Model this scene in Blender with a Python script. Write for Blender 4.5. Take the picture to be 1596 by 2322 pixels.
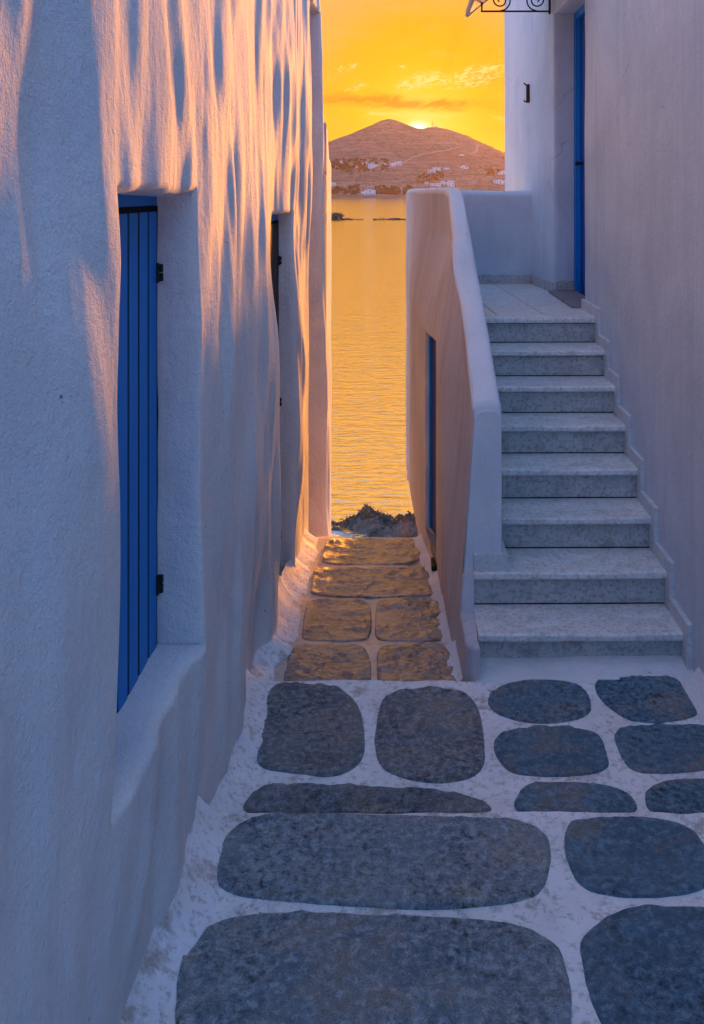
import bpy, bmesh, math, random
import numpy as np
from mathutils import Vector, Matrix

random.seed(7)
for o in list(bpy.data.objects):
    bpy.data.objects.remove(o)
scene = bpy.context.scene
COL = scene.collection
R = math.radians

# ------------------------------------------------------------------ camera
H = 1.944                      # eye height above the middle paving
F = 2100.0                     # focal length in measuring units
cam_d = bpy.data.cameras.new("Camera")
cam = bpy.data.objects.new("Camera", cam_d)
COL.objects.link(cam)
cam.location = (0, 0, H)
cam.rotation_euler = (R(90), 0, 0)
cam_d.sensor_fit = 'VERTICAL'
cam_d.sensor_height = 36.0
cam_d.lens = 36.0 * F / 2321.0
cam_d.shift_x = -112.0 / 2321.0
cam_d.shift_y = -720.5 / 2321.0
cam_d.clip_start = 0.05
cam_d.clip_end = 20000
scene.camera = cam

# ------------------------------------------------------------------ render settings
scene.render.engine = 'CYCLES'
scene.cycles.use_denoising = True
scene.cycles.use_adaptive_sampling = True
scene.cycles.adaptive_threshold = .02
scene.cycles.max_bounces = 8
scene.cycles.diffuse_bounces = 4
scene.cycles.volume_bounces = 1
scene.cycles.sample_clamp_indirect = 6
scene.view_settings.view_transform = 'Standard'
scene.view_settings.look = 'None'
scene.view_settings.gamma = 1
scene.view_settings.exposure = 1.6
scene.view_settings.use_curve_mapping = False

# ------------------------------------------------------------------ node helpers
class NT:
    def __init__(self, tree):
        self.t = tree; self.n = tree.nodes; self.l = tree.links
    def new(self, typ, **kw):
        nd = self.n.new(typ)
        for k, v in kw.items(): setattr(nd, k, v)
        return nd
    def put(self, sock, v):
        if isinstance(v, bpy.types.NodeSocket): self.l.new(v, sock)
        elif v is not None: sock.default_value = v
    def m(self, op, a, b=None, c=None, clamp=False):
        nd = self.new('ShaderNodeMath', operation=op, use_clamp=clamp)
        self.put(nd.inputs[0], a)
        if b is not None: self.put(nd.inputs[1], b)
        if c is not None: self.put(nd.inputs[2], c)
        return nd.outputs[0]
    def vm(self, op, a, b=None):
        nd = self.new('ShaderNodeVectorMath', operation=op)
        self.put(nd.inputs[0], a)
        if b is not None: self.put(nd.inputs[1], b)
        return nd.outputs['Value'] if op in ('DOT_PRODUCT', 'LENGTH') else nd.outputs[0]
    def mix(self, f, a, b, blend='MIX'):
        nd = self.new('ShaderNodeMix', data_type='RGBA', blend_type=blend)
        self.put(nd.inputs[0], f)
        self.put(nd.inputs[6], a if isinstance(a, bpy.types.NodeSocket) else (*a, 1))
        self.put(nd.inputs[7], b if isinstance(b, bpy.types.NodeSocket) else (*b, 1))
        return nd.outputs[2]
    def ramp(self, f, stops, interp='LINEAR'):
        nd = self.new('ShaderNodeValToRGB'); r = nd.color_ramp; r.interpolation = interp
        while len(r.elements) > 1: r.elements.remove(r.elements[-1])
        first = True
        for p, c in stops:
            e = r.elements[0] if first else r.elements.new(p)
            e.position = p; first = False
            e.color = (*c, 1) if not isinstance(c, (int, float)) else (c, c, c, 1)
        self.put(nd.inputs[0], f)
        return nd.outputs[0]
    def noise(self, vec, scale, detail=4, rough=.55, dist=0, dims='3D'):
        nd = self.new('ShaderNodeTexNoise', noise_dimensions=dims)
        if vec is not None: self.put(nd.inputs['Vector'], vec)
        nd.inputs['Scale'].default_value = scale; nd.inputs['Detail'].default_value = detail
        nd.inputs['Roughness'].default_value = rough; nd.inputs['Distortion'].default_value = dist
        return nd.outputs[0]
    def voro(self, vec, scale, feature='F1'):
        nd = self.new('ShaderNodeTexVoronoi', feature=feature)
        self.put(nd.inputs['Vector'], vec); nd.inputs['Scale'].default_value = scale
        return nd.outputs[0]
    def mapping(self, vec, scale=(1, 1, 1), rot=(0, 0, 0), loc=(0, 0, 0)):
        nd = self.new('ShaderNodeMapping')
        self.put(nd.inputs[0], vec)
        nd.inputs['Scale'].default_value = scale; nd.inputs['Rotation'].default_value = rot
        nd.inputs['Location'].default_value = loc
        return nd.outputs[0]
    def maprange(self, v, a, b, c=0, d=1, smooth=False):
        nd = self.new('ShaderNodeMapRange', clamp=True)
        if smooth: nd.interpolation_type = 'SMOOTHSTEP'
        self.put(nd.inputs[0], v)
        for i, x in enumerate((a, b, c, d)): nd.inputs[i + 1].default_value = x
        return nd.outputs[0]
    def gauss(self, v, c, s):      # exp(-((v-c)/s)^2)
        d = self.m('DIVIDE', self.m('SUBTRACT', v, c), s)
        return self.m('EXPONENT', self.m('MULTIPLY', self.m('MULTIPLY', d, d), -1.0))

# ------------------------------------------------------------------ sky + sun
SUN_AZ, SUN_EL = 1.3, 4.25       # where the sun stands over the saddle (degrees right of +Y)
def sdir(az, el):
    az, el = R(az), R(el)
    return Vector((math.sin(az) * math.cos(el), math.cos(az) * math.cos(el), math.sin(el)))
SUN = sdir(SUN_AZ, SUN_EL)

world = bpy.data.worlds.new("World"); scene.world = world; world.use_nodes = True
w = NT(world.node_tree); w.n.clear()
tc = w.new('ShaderNodeTexCoord')
d = w.vm('NORMALIZE', tc.outputs['Generated'])
sep = w.new('ShaderNodeSeparateXYZ'); w.l.new(d, sep.inputs[0])
dx, dy, dz = sep.outputs
el = w.m('MULTIPLY', w.m('ARCSINE', dz), 57.2958)
az = w.m('MULTIPLY', w.m('ARCTAN2', dx, dy), 57.2958)
cosg = w.vm('DOT_PRODUCT', d, tuple(SUN))
gam = w.m('MULTIPLY', w.m('ARCCOSINE', w.m('MINIMUM', cosg, 0.999999)), 57.2958)
g180 = w.m('DIVIDE', gam, 180.0)
base = w.ramp(g180, [
    (0.0, (1.00, .76, .12)), (1.6/180, (1.0, .66, .040)), (4/180, (1.0, .53, .003)), (6.2/180, (1.0, .475, .010)),
    (9/180, (1.0, .46, .115)), (15/180, (1.0, .51, .06)), (26/180, (.98, .49, .11)), (42/180, (.42, .44, .52)),
    (70/180, (.33, .68, 1.36)), (1.0, (.32, .74, 1.50))])
# real clear-sky light away from the sun
sky = w.new('ShaderNodeTexSky', sky_type='NISHITA')
sky.sun_disc = False; sky.sun_elevation = R(SUN_EL); sky.sun_rotation = R(SUN_AZ)
sky.air_density = 1.0; sky.dust_density = 1.0; sky.ozone_density = 2.0
nish = w.mix(1.0, sky.outputs[0], (.03, .04, .06), 'MULTIPLY')
farw = w.maprange(gam, 20, 70, 0, 1, True)
nish = w.mix(farw, (0, 0, 0), nish)
base = w.mix(1.0, base, nish, 'ADD')
plain = base
# clouds: ragged noise streaks, thin and flat near the horizon
cv = w.new('ShaderNodeCombineXYZ')
w.put(cv.inputs[0], w.m('MULTIPLY', az, .16)); w.put(cv.inputs[1], w.m('MULTIPLY', el, .62))
skew = w.new('ShaderNodeCombineXYZ')
w.put(skew.inputs[0], w.m('MULTIPLY', az, .55)); w.put(skew.inputs[1], w.m('SUBTRACT', w.m('MULTIPLY', el, 1.5), w.m('MULTIPLY', az, .35)))
nA = w.noise(cv.outputs[0], 2.2, 5, .62, .6)
nB = w.noise(skew.outputs[0], 1.9, 5, .66, .8)
nF = w.noise(skew.outputs[0], 4.2, 5, .68, .9)
# long dark streak low over the hill
wob = w.m('MULTIPLY', w.m('SUBTRACT', nA, .5), 1.1)
elw = w.m('ADD', w.m('ADD', el, wob), w.m('MULTIPLY', az, .05))
band = w.m('MULTIPLY', w.gauss(elw, 5.65, .30), w.maprange(nB, .22, .55))
band = w.m('MULTIPLY', band, w.m('MULTIPLY', w.maprange(az, -7, -3.0, .45, 1), w.maprange(az, 2.6, 5.0, 1, .25)))
base = w.mix(w.m('MULTIPLY', band, 1.5, clamp=True), base, (.74, .30, .010))
band2 = w.m('MULTIPLY', w.gauss(elw, 4.95, .16), w.maprange(nA, .42, .62))
base = w.mix(w.m('MULTIPLY', band2, .7, clamp=True), base, (1.0, .80, .22))
# sun-lit ragged puffs
def puff(a0, e0, sa, se):
    return w.m('MULTIPLY', w.gauss(w.m('ADD', az, w.m('MULTIPLY', w.m('SUBTRACT', nF, .5), 1.2)), a0, sa),
               w.gauss(w.m('SUBTRACT', el, w.m('MULTIPLY', w.m('SUBTRACT', az, a0), .24)), e0, se))
pm = None
for a0, e0, sa, se, k in ((1.15, 6.95, 1.35, .50, 1.0), (4.6, 7.25, 1.7, .62, 1.1), (-3.3, 7.8, .8, .22, .85), (-2.7, 6.55, .9, .25, .55), (.2, 7.9, .4, .2, .5)):
    p = w.m('MULTIPLY', puff(a0, e0, sa, se), k)
    pm = p if pm is None else w.m('ADD', pm, p)
cl = w.m('MULTIPLY', pm, w.maprange(nF, .40, .66))
cl = w.maprange(cl, .10, .42, 0, 1, True)
base = w.mix(w.m('MULTIPLY', cl, .85), base, (1.0, .80, .26))
dk = w.m('MULTIPLY', w.m('MULTIPLY', w.gauss(az, 5.2, .9), w.gauss(el, 7.05, .38)), w.maprange(nF, .62, .42))
base = w.mix(w.m('MULTIPLY', dk, 1.3, clamp=True), base, (.92, .42, .03))
# faint general streaks over the whole sky
gen = w.m('MULTIPLY', w.maprange(nA, .55, .75), .18)
base = w.mix(gen, base, (1.0, .66, .30))
# crepuscular rays fanning up from the sun
rx = w.m('SUBTRACT', az, SUN_AZ + .4); ry = w.m('SUBTRACT', el, SUN_EL)
ang = w.m('ARCTAN2', rx, ry)
av = w.new('ShaderNodeCombineXYZ'); w.put(av.inputs[0], ang)
rn = w.noise(av.outputs[0], 5.2, 1, .5)
rmask = w.m('MULTIPLY', w.maprange(gam, 2.8, 4.5, 0, 1, True), w.maprange(gam, 6.0, 10.0, 1, 0, True))
rmask = w.m('MULTIPLY', rmask, w.maprange(ang, -.5, .25, 0, 1, True))
ray = w.m('MULTIPLY', rmask, w.maprange(rn, .42, .68, 0, 1, True))
base = w.mix(w.m('MULTIPLY', ray, .42), base, (1.0, .43, .004))
# the sun itself just clearing the saddle
gx = w.m('MULTIPLY', w.m('SUBTRACT', az, 1.05), .55); gy = w.m('SUBTRACT', el, 4.12)
gr = w.m('SQRT', w.m('ADD', w.m('MULTIPLY', gx, gx), w.m('MULTIPLY', gy, gy)))
base = w.mix(w.m('MULTIPLY', w.gauss(gr, 0, .26), 1.2, clamp=True), base, (2.6, 2.3, 1.7))
base = w.mix(w.m('MULTIPLY', w.gauss(gr, 0, .9), .30), base, (1.1, .86, .30))
near_sun = w.m('LESS_THAN', gam, 16.0)
base = w.mix(w.maprange(gam, 12, 16, 0, 1, True), base, plain)
bgA = w.new('ShaderNodeBackground'); w.l.new(plain, bgA.inputs[0]); bgA.inputs[1].default_value = .330
bgB = w.new('ShaderNodeBackground'); w.l.new(base, bgB.inputs[0]); bgB.inputs[1].default_value = .330
mxw = w.new('ShaderNodeMixShader'); w.l.new(near_sun, mxw.inputs[0]); w.l.new(bgA.outputs[0], mxw.inputs[1]); w.l.new(bgB.outputs[0], mxw.inputs[2])
wo = w.new('ShaderNodeOutputWorld'); w.l.new(mxw.outputs[0], wo.inputs[0])
world.cycles.sampling_method = 'MANUAL'; world.cycles.sample_map_resolution = 512

sun_d = bpy.data.lights.new("Sun", 'SUN'); sun_d.energy = 4.7; sun_d.angle = R(8.0); sun_d.color = (1.0, .345, .03)
sun = bpy.data.objects.new("Sun", sun_d); COL.objects.link(sun)
sun.rotation_euler = sdir(12.2, 5.2).to_track_quat('Z', 'Y').to_euler()

# ------------------------------------------------------------------ numpy noise
def _h(ix, iy, s):
    n = (ix.astype(np.int64) * 374761393 + iy.astype(np.int64) * 668265263 + s * 982451653) & 0xffffffff
    n = ((n ^ (n >> 13)) * 1274126177) & 0xffffffff
    n = n ^ (n >> 16)
    return (n & 0xffff) / 32767.5 - 1.0
def vn(x, y, s=0):
    x = np.asarray(x, float); y = np.asarray(y, float); x, y = np.broadcast_arrays(x, y)
    ix = np.floor(x); iy = np.floor(y); fx = x - ix; fy = y - iy
    fx = fx * fx * fx * (fx * (fx * 6 - 15) + 10); fy = fy * fy * fy * (fy * (fy * 6 - 15) + 10)
    a = _h(ix, iy, s); b = _h(ix + 1, iy, s); c = _h(ix, iy + 1, s); e = _h(ix + 1, iy + 1, s)
    return (a * (1 - fx) + b * fx) * (1 - fy) + (c * (1 - fx) + e * fx) * fy
def fbm(x, y, s=0, o=4, g=.5):
    t = 0; a = 1; k = 1
    for i in range(o):
        t = t + a * vn(np.asarray(x) * k + i * 17.3, np.asarray(y) * k - i * 9.1, s + i); a *= g; k *= 2.03
    return t
def sstep(a, b, x):
    t = np.clip((np.asarray(x, float) - a) / (b - a), 0, 1); return t * t * (3 - 2 * t)

# ------------------------------------------------------------------ object helpers
def link(o, parent=None):
    COL.objects.link(o)
    if parent is not None: o.parent = parent
    return o
def tag(o, label=None, cat=None, group=None, kind=None):
    if label: o['label'] = label
    if cat: o['category'] = cat
    if group: o['group'] = group
    if kind: o['kind'] = kind
    return o
def empty(name, loc=(0, 0, 0)):
    o = bpy.data.objects.new(name, None); o.location = loc; o.empty_display_size = .1
    return link(o)
def mesh(name, verts, faces, mat, parent=None, smooth=False, world_pos=True):
    me = bpy.data.meshes.new(name)
    me.from_pydata([tuple(v) for v in verts], [], [tuple(int(i) for i in f) for f in faces])
    me.update()
    if smooth: me.polygons.foreach_set('use_smooth', [True] * len(me.polygons))
    me.materials.append(mat)
    o = bpy.data.objects.new(name, me)
    link(o, parent)
    if parent is not None and world_pos:
        off = Vector((0, 0, 0)); q = parent
        while q is not None: off += q.location; q = q.parent
        o.location = -off
    return o
def fixn(o):
    bm = bmesh.new(); bm.from_mesh(o.data)
    bmesh.ops.recalc_face_normals(bm, faces=bm.faces[:]); bm.to_mesh(o.data); bm.free()
    return o
class MB:
    def __init__(self): self.v = []; self.f = []
    def add(self, v, f):
        k = len(self.v); self.v += [tuple(p) for p in v]; self.f += [tuple(i + k for i in q) for q in f]; return self
    def box(self, x0, x1, y0, y1, z0, z1):
        return self.add([(x0,y0,z0),(x1,y0,z0),(x1,y1,z0),(x0,y1,z0),(x0,y0,z1),(x1,y0,z1),(x1,y1,z1),(x0,y1,z1)],
                        [(0,3,2,1),(4,5,6,7),(0,1,5,4),(1,2,6,5),(2,3,7,6),(3,0,4,7)])
    def prism(self, pts, a, b, axis='x'):
        n = len(pts)
        mk = {'x': lambda p, t: (t, p[0], p[1]), 'y': lambda p, t: (p[0], t, p[1]), 'z': lambda p, t: (p[0], p[1], t)}[axis]
        v = [mk(p, a) for p in pts] + [mk(p, b) for p in pts]
        f = [tuple(range(n)), tuple(range(2 * n - 1, n - 1, -1))] + [(i, i + n, (i + 1) % n + n, (i + 1) % n) for i in range(n)]
        return self.add(v, f)
    def tube(self, pts, r, n=8, closed=False):
        pts = [Vector(p) for p in pts]; k0 = len(self.v); N = len(pts)
        for i, p in enumerate(pts):
            t = (pts[(i + 1) % N] - pts[i - 1]) if closed else (pts[min(i + 1, N - 1)] - pts[max(i - 1, 0)])
            t.normalize(); a = t.orthogonal() if abs(t.y) > .9 else Vector((0, 1, 0)).cross(t)
            a.normalize(); b = t.cross(a)
            rr = r[i] if isinstance(r, (list, tuple)) else r
            for j in range(n):
                th = 2 * math.pi * j / n; self.v.append(tuple(p + a * math.cos(th) * rr + b * math.sin(th) * rr))
        for i in range(N if closed else N - 1):
            for j in range(n):
                q = (i + 1) % N
                self.f.append((k0 + i*n + j, k0 + i*n + (j+1) % n, k0 + q*n + (j+1) % n, k0 + q*n + j))
        if not closed:
            self.f.append(tuple(k0 + j for j in reversed(range(n)))); self.f.append(tuple(k0 + (N-1)*n + j for j in range(n)))
        return self
    def build(self, name, mat, parent=None, smooth=False, bevel=0, seg=2):
        o = mesh(name, self.v, self.f, mat, parent, smooth)
        fixn(o)
        if bevel:
            bm = bmesh.new(); bm.from_mesh(o.data)
            bmesh.ops.bevel(bm, geom=[e for e in bm.edges if e.calc_face_angle(0) > .5], offset=bevel, segments=seg, affect='EDGES', profile=.5)
            if smooth:
                for f in bm.faces: f.smooth = True
            bm.to_mesh(o.data); bm.free()
        return o
def grid_mesh(name, X, Y, Z, mat, parent=None, smooth=True, keep=None):
    n, m = X.shape
    V = np.stack([X.ravel(), Y.ravel(), Z.ravel()], 1)
    i = np.arange(n - 1)[:, None] * m + np.arange(m - 1)[None, :]
    q = np.stack([i, i + m, i + m + 1, i + 1], -1)
    if keep is not None: q = q[keep]
    return mesh(name, V.tolist(), q.reshape(-1, 4).tolist(), mat, parent, smooth)
def at(x, y, z):               # where the sight line through a measured point meets the level z
    v = y - 440.0; Y = (H - z) * F / v
    return ((x - 910.0) * Y / F, Y)

# ------------------------------------------------------------------ materials
def material(name):
    m = bpy.data.materials.new(name); m.use_nodes = True
    t = NT(m.node_tree); t.n.clear()
    out = t.new('ShaderNodeOutputMaterial'); b = t.new('ShaderNodeBsdfPrincipled')
    t.l.new(b.outputs[0], out.inputs[0])
    t.co = t.new('ShaderNodeTexCoord').outputs['Object']; t.b = b; t.out = out
    return m, t
def bump(t, *layers):           # (height socket, distance, strength)
    prev = None
    for h, dist, st in layers:
        nd = t.new('ShaderNodeBump'); t.l.new(h, nd.inputs['Height'])
        nd.inputs['Distance'].default_value = dist; nd.inputs['Strength'].default_value = st
        if prev is not None: t.l.new(prev, nd.inputs['Normal'])
        prev = nd.outputs[0]
    t.l.new(prev, t.b.inputs['Normal'])
M = {}
def plaster(name, col=(.80, .79, .78), grain=.6, streak=0.0, streakcol=(.45, .44, .46), coarse=.5, pits=True, warm=None):
    m, t = material(name)
    c = t.mix(t.maprange(t.noise(t.co, 1.7, 6, .62, .4), .40, .64, 0, .75), col, tuple(x * k for x, k in zip(col, (.74, .78, .82))))
    ck = t.new('ShaderNodeTexVoronoi', feature='DISTANCE_TO_EDGE'); ck.inputs['Scale'].default_value = 1.3
    wob = t.new('ShaderNodeMix', data_type='RGBA', blend_type='LINEAR_LIGHT'); wob.inputs[0].default_value = .10
    nzc = t.new('ShaderNodeTexNoise'); nzc.inputs['Scale'].default_value = 5; nzc.inputs['Detail'].default_value = 4; t.l.new(t.co, nzc.inputs['Vector'])
    t.l.new(t.co, wob.inputs[6]); t.l.new(nzc.outputs[1], wob.inputs[7]); t.l.new(wob.outputs[2], ck.inputs['Vector'])
    c = t.mix(t.m('MULTIPLY', t.maprange(ck.outputs[0], .001, .0035, 0 if pits else .7, 0), t.maprange(t.noise(t.co, .9, 2), .54, .60)), c, (.22, .22, .24))
    c = t.mix(t.maprange(t.noise(t.co, 150, 3, .65), .42, .62, 0, .35), c, tuple(x * .74 for x in col))
    if streak:
        mp = t.mapping(t.co, (1.5, 9, .55))
        s = t.maprange(t.noise(mp, 1.0, 6, .65, .3), .50, .78, 0, streak)
        mp2 = t.mapping(t.co, (6, 38, 1.3))
        s2 = t.maprange(t.noise(mp2, 1.0, 4, .6), .52, .80, 0, streak * .8)
        c = t.mix(t.m('MAXIMUM', s, s2), c, streakcol)
        if warm:
            c = t.mix(t.maprange(t.noise(t.mapping(t.co, (2.5, 14, .8), loc=(5, 3, 1)), 1.0, 5, .6), .5, .75, 0, streak * .9), c, warm)
    if pits:
        pv = t.voro(t.co, 16)
        c = t.mix(t.m('MULTIPLY', t.maprange(pv, .05, .085, 1, 0), t.maprange(t.noise(t.co, 9, 1), .60, .66)), c, (.20, .19, .19))
    t.l.new(c, t.b.inputs['Base Color']); t.b.inputs['Roughness'].default_value = .88
    t.b.inputs['Specular IOR Level'].default_value = .25
    n1 = t.noise(t.co, 210, 2, .6); n2 = t.noise(t.co, 42, 4, .6); n3 = t.noise(t.mapping(t.co, (20, 20, 5)), 1, 4, .55, .4)
    bump(t, (n3, .012, coarse), (n2, .007, grain), (n1, .0035, grain))
    return m
M['stucco'] = plaster('whitewashed_stucco', (.77, .78, .79), .95, .16, (.52, .55, .60), .60)
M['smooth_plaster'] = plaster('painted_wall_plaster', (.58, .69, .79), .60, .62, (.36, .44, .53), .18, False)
M['parapet'] = plaster('weathered_parapet_plaster', (.58, .60, .66), .45, .75, (.27, .27, .29), .15, False, (.62, .52, .54))
M['coping'] = plaster('coping_plaster', (.72, .77, .83), .55, .05, (.6, .6, .6), .12, True)
M['cove'] = plaster('whitewash_cove', (.80, .81, .84), 1.0, .30, (.60, .58, .58), 1.0)

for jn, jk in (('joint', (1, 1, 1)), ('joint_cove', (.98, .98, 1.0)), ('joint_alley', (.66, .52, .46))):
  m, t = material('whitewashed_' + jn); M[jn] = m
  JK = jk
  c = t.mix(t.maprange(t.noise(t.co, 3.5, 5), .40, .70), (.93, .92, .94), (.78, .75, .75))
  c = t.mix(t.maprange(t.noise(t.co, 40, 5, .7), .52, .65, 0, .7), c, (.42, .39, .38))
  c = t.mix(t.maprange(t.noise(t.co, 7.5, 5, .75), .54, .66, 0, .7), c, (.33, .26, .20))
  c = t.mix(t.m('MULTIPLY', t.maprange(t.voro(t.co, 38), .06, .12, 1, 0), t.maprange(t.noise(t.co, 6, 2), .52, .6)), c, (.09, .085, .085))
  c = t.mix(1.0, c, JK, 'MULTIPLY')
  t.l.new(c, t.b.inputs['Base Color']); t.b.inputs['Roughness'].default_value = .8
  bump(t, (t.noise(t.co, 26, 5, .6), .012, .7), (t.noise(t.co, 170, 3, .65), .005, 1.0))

def slate(name, c1, c2, brown, rough=.62, layered=(1, 1, 1), bd=.014, hole=.9, lump=.03):
    m, t = material(name)
    mp = t.mapping(t.co, layered)
    n = t.noise(mp, 42, 6, .74, .25)
    big = t.noise(t.co, 4.0, 5, .66, .4)
    c = t.mix(t.maprange(big, .40, .60), c1, c2)
    c = t.mix(t.maprange(t.noise(t.mapping(t.co, loc=(3.1, 1.7, 0)), 3.2, 6, .74, .5), .515, .59, 0, .80), c, brown)
    fine = t.noise(t.co, 190, 2, .7)
    c = t.mix(t.maprange(n, .50, .61, 0, .75), c, tuple(min(1, x * 1.8) for x in c2))
    c = t.mix(t.maprange(fine, .36, .50, .45, 0), c, tuple(x * .35 for x in c1))
    mask = t.maprange(t.noise(t.mapping(t.co, loc=(7, 2, 0)), 2.6, 3, .6), .44, .60, .15, hole)
    c = t.mix(t.m('MULTIPLY', t.maprange(n, .38, .47, 1, 0), mask), c, tuple(x * .14 for x in c1))  # crevices darkened in the colour, an occlusion shade that deepens the relief
    oi = t.new('ShaderNodeObjectInfo').outputs['Random']
    c = t.mix(t.m('MULTIPLY', oi, .22), c, tuple(x * .62 for x in c1))
    t.l.new(c, t.b.inputs['Base Color'])
    t.l.new(t.maprange(n, .35, .65, rough + .12, rough - .14), t.b.inputs['Roughness'])
    t.b.inputs['Specular IOR Level'].default_value = .55
    bump(t, (t.noise(mp, 13, 4, .6, .4), lump, .8), (n, bd * 2.4, 1.0), (fine, .004, 1.0))
    return m
M['slate_near'] = slate('grey_slate', (.26, .35, .44), (.44, .51, .57), (.55, .50, .45))
M['slate_blue'] = slate('blue_slate', (.13, .26, .37), (.21, .35, .46), (.45, .38, .32))
M['slate_mid'] = slate('dark_slate', (.20, .25, .30), (.36, .39, .43), (.45, .40, .34))
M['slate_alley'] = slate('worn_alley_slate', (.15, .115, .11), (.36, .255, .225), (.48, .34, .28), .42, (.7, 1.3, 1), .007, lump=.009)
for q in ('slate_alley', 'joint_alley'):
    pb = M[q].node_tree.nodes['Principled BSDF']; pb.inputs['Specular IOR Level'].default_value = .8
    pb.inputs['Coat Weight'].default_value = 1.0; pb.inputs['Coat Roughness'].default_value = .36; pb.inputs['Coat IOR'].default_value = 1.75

def marble(name, c1, c2, spots, rough):
    m, t = material(name)
    c = t.mix(t.maprange(t.noise(t.mapping(t.co, (5, 14, 8)), 1, 6, .65, 1.0), .35, .70), c1, c2)
    c = t.mix(t.maprange(t.noise(t.co, 62, 4, .7), .50, .64, 0, spots), c, tuple(x * .34 for x in c1))
    c = t.mix(t.maprange(t.noise(t.co, 15, 5, .75), .51, .64, 0, spots * .8), c, tuple(x * .42 for x in c1))
    c = t.mix(t.maprange(t.noise(t.co, 4, 3), .60, .74, 0, .35), c, (.42, .34, .28))
    t.l.new(c, t.b.inputs['Base Color']); t.b.inputs['Roughness'].default_value = rough
    bump(t, (t.noise(t.co, 60, 4, .6), .002, .5))
    return m
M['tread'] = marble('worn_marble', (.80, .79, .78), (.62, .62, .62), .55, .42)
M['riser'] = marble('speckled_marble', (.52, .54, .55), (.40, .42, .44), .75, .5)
M['skirting'] = marble('skirting_marble', (.62, .67, .71), (.52, .57, .61), .35, .55)

def paint(name, col, rough=.5, grain=.3):
    m, t = material(name)
    c = t.mix(t.maprange(t.noise(t.mapping(t.co, (30, 30, 1.5)), 1, 4), .4, .75, 0, .5), col, tuple(x * .72 for x in col))
    t.l.new(c, t.b.inputs['Base Color']); t.b.inputs['Roughness'].default_value = rough; t.b.inputs['Specular IOR Level'].default_value = .22
    bump(t, (t.noise(t.mapping(t.co, (90, 90, 4)), 1, 4), .0015, grain))
    return m
M['blue'] = paint('blue_gloss_paint', (.002, .20, .60), .5)
M['blue_light'] = paint('bright_blue_paint', (.002, .18, .60), .5)
M['blue_dark'] = paint('dark_blue_paint', (.001, .04, .28), .5)
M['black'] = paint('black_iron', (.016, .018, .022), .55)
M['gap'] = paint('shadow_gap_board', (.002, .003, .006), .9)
M['rust'] = paint('rusty_iron', (.055, .025, .014), .8, .8)
M['eave'] = paint('weathered_white_wood', (.36, .36, .40), .7, .6)
M['sill_stone'] = marble('grey_sill_stone', (.26, .25, .26), (.18, .17, .17), .4, .7)

m, t = material('sea_water'); M['sea'] = m
t.n.remove(t.b)
gl = t.new('ShaderNodeBsdfGlossy'); gl.inputs['Roughness'].default_value = .11; gl.inputs['Color'].default_value = (1, .97, .84, 1)
df = t.new('ShaderNodeBsdfDiffuse'); df.inputs['Color'].default_value = (.04, .045, .06, 1)
lw = t.new('ShaderNodeFresnel'); lw.inputs[0].default_value = 1.33
mx = t.new('ShaderNodeMixShader')
t.l.new(t.maprange(lw.outputs[0], .02, .20, .86, 1.0), mx.inputs[0]); t.l.new(df.outputs[0], mx.inputs[1]); t.l.new(gl.outputs[0], mx.inputs[2])
t.l.new(mx.outputs[0], t.out.inputs[0])
wv = t.mapping(t.co, (1.0, 2.6, 1))
h1 = t.noise(wv, .9, 3, .55, .4); h2 = t.noise(wv, 2.6, 4, .6, .5)
b1 = t.new('ShaderNodeBump'); t.l.new(h1, b1.inputs['Height']); b1.inputs['Distance'].default_value = .07; b1.inputs['Strength'].default_value = .6
b2 = t.new('ShaderNodeBump'); t.l.new(h2, b2.inputs['Height']); b2.inputs['Distance'].default_value = .05; b2.inputs['Strength'].default_value = .7
t.l.new(b1.outputs[0], b2.inputs['Normal'])
for s in (gl, df, lw): t.l.new(b2.outputs[0], s.inputs['Normal'])

def soil(name):
    m, t = material(name)
    mp = t.mapping(t.co, (.004, .010, .06))
    c = t.mix(t.maprange(t.noise(mp, 1.0, 8, .65, .5), .36, .66), (.20, .095, .072), (.36, .20, .145))
    c = t.mix(t.maprange(t.noise(t.mapping(t.co, (.008, .02, .5)), 1.0, 6, .7), .48, .58, 0, .75), c, (.11, .08, .065))
    c = t.mix(t.maprange(t.noise(t.co, .07, 6, .7), .50, .60, 0, .7), c, (.07, .065, .045))
    t.l.new(c, t.b.inputs['Base Color']); t.b.inputs['Roughness'].default_value = .95
    t.b.inputs['Specular IOR Level'].default_value = .1
    bump(t, (t.noise(t.co, .05, 6, .6), 6.0, .6))
    return m
M['soil'] = soil('dry_hillside')
def flat(name, c1, c2, scale, rough=.9, bd=.0, bs=1.0):
    m, t = material(name)
    c = t.mix(t.maprange(t.noise(t.co, scale, 5, .65), .35, .68), c1, c2)
    t.l.new(c, t.b.inputs['Base Color']); t.b.inputs['Roughness'].default_value = rough
    if bd: bump(t, (t.noise(t.co, bs, 5, .6), bd, .8))
    return m
M['foliage'] = flat('dark_foliage', (.008, .017, .014), (.022, .032, .022), .3)
M['scrub'] = flat('dry_scrub', (.06, .055, .035), (.11, .085, .05), .2)
M['house'] = flat('white_house_wall', (.62, .62, .64), (.52, .52, .55), .2)
M['stonehouse'] = flat('stone_house_wall', (.38, .33, .29), (.28, .24, .21), .8)
M['pane'] = flat('dark_window', (.05, .06, .09), (.03, .04, .06), .5, .3)
M['track'] = flat('pale_track', (.34, .24, .18), (.28, .20, .15), .1)
M['bark'] = flat('bark', (.10, .07, .05), (.06, .045, .035), 2)
M['skerry'] = flat('dark_skerry_rock', (.05, .042, .036), (.10, .08, .065), .8, .9, .2, 1.5)
M['ledge'] = flat('pale_concrete', (.50, .48, .45), (.42, .41, .39), 2.0, .8, .005, 30)
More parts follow.
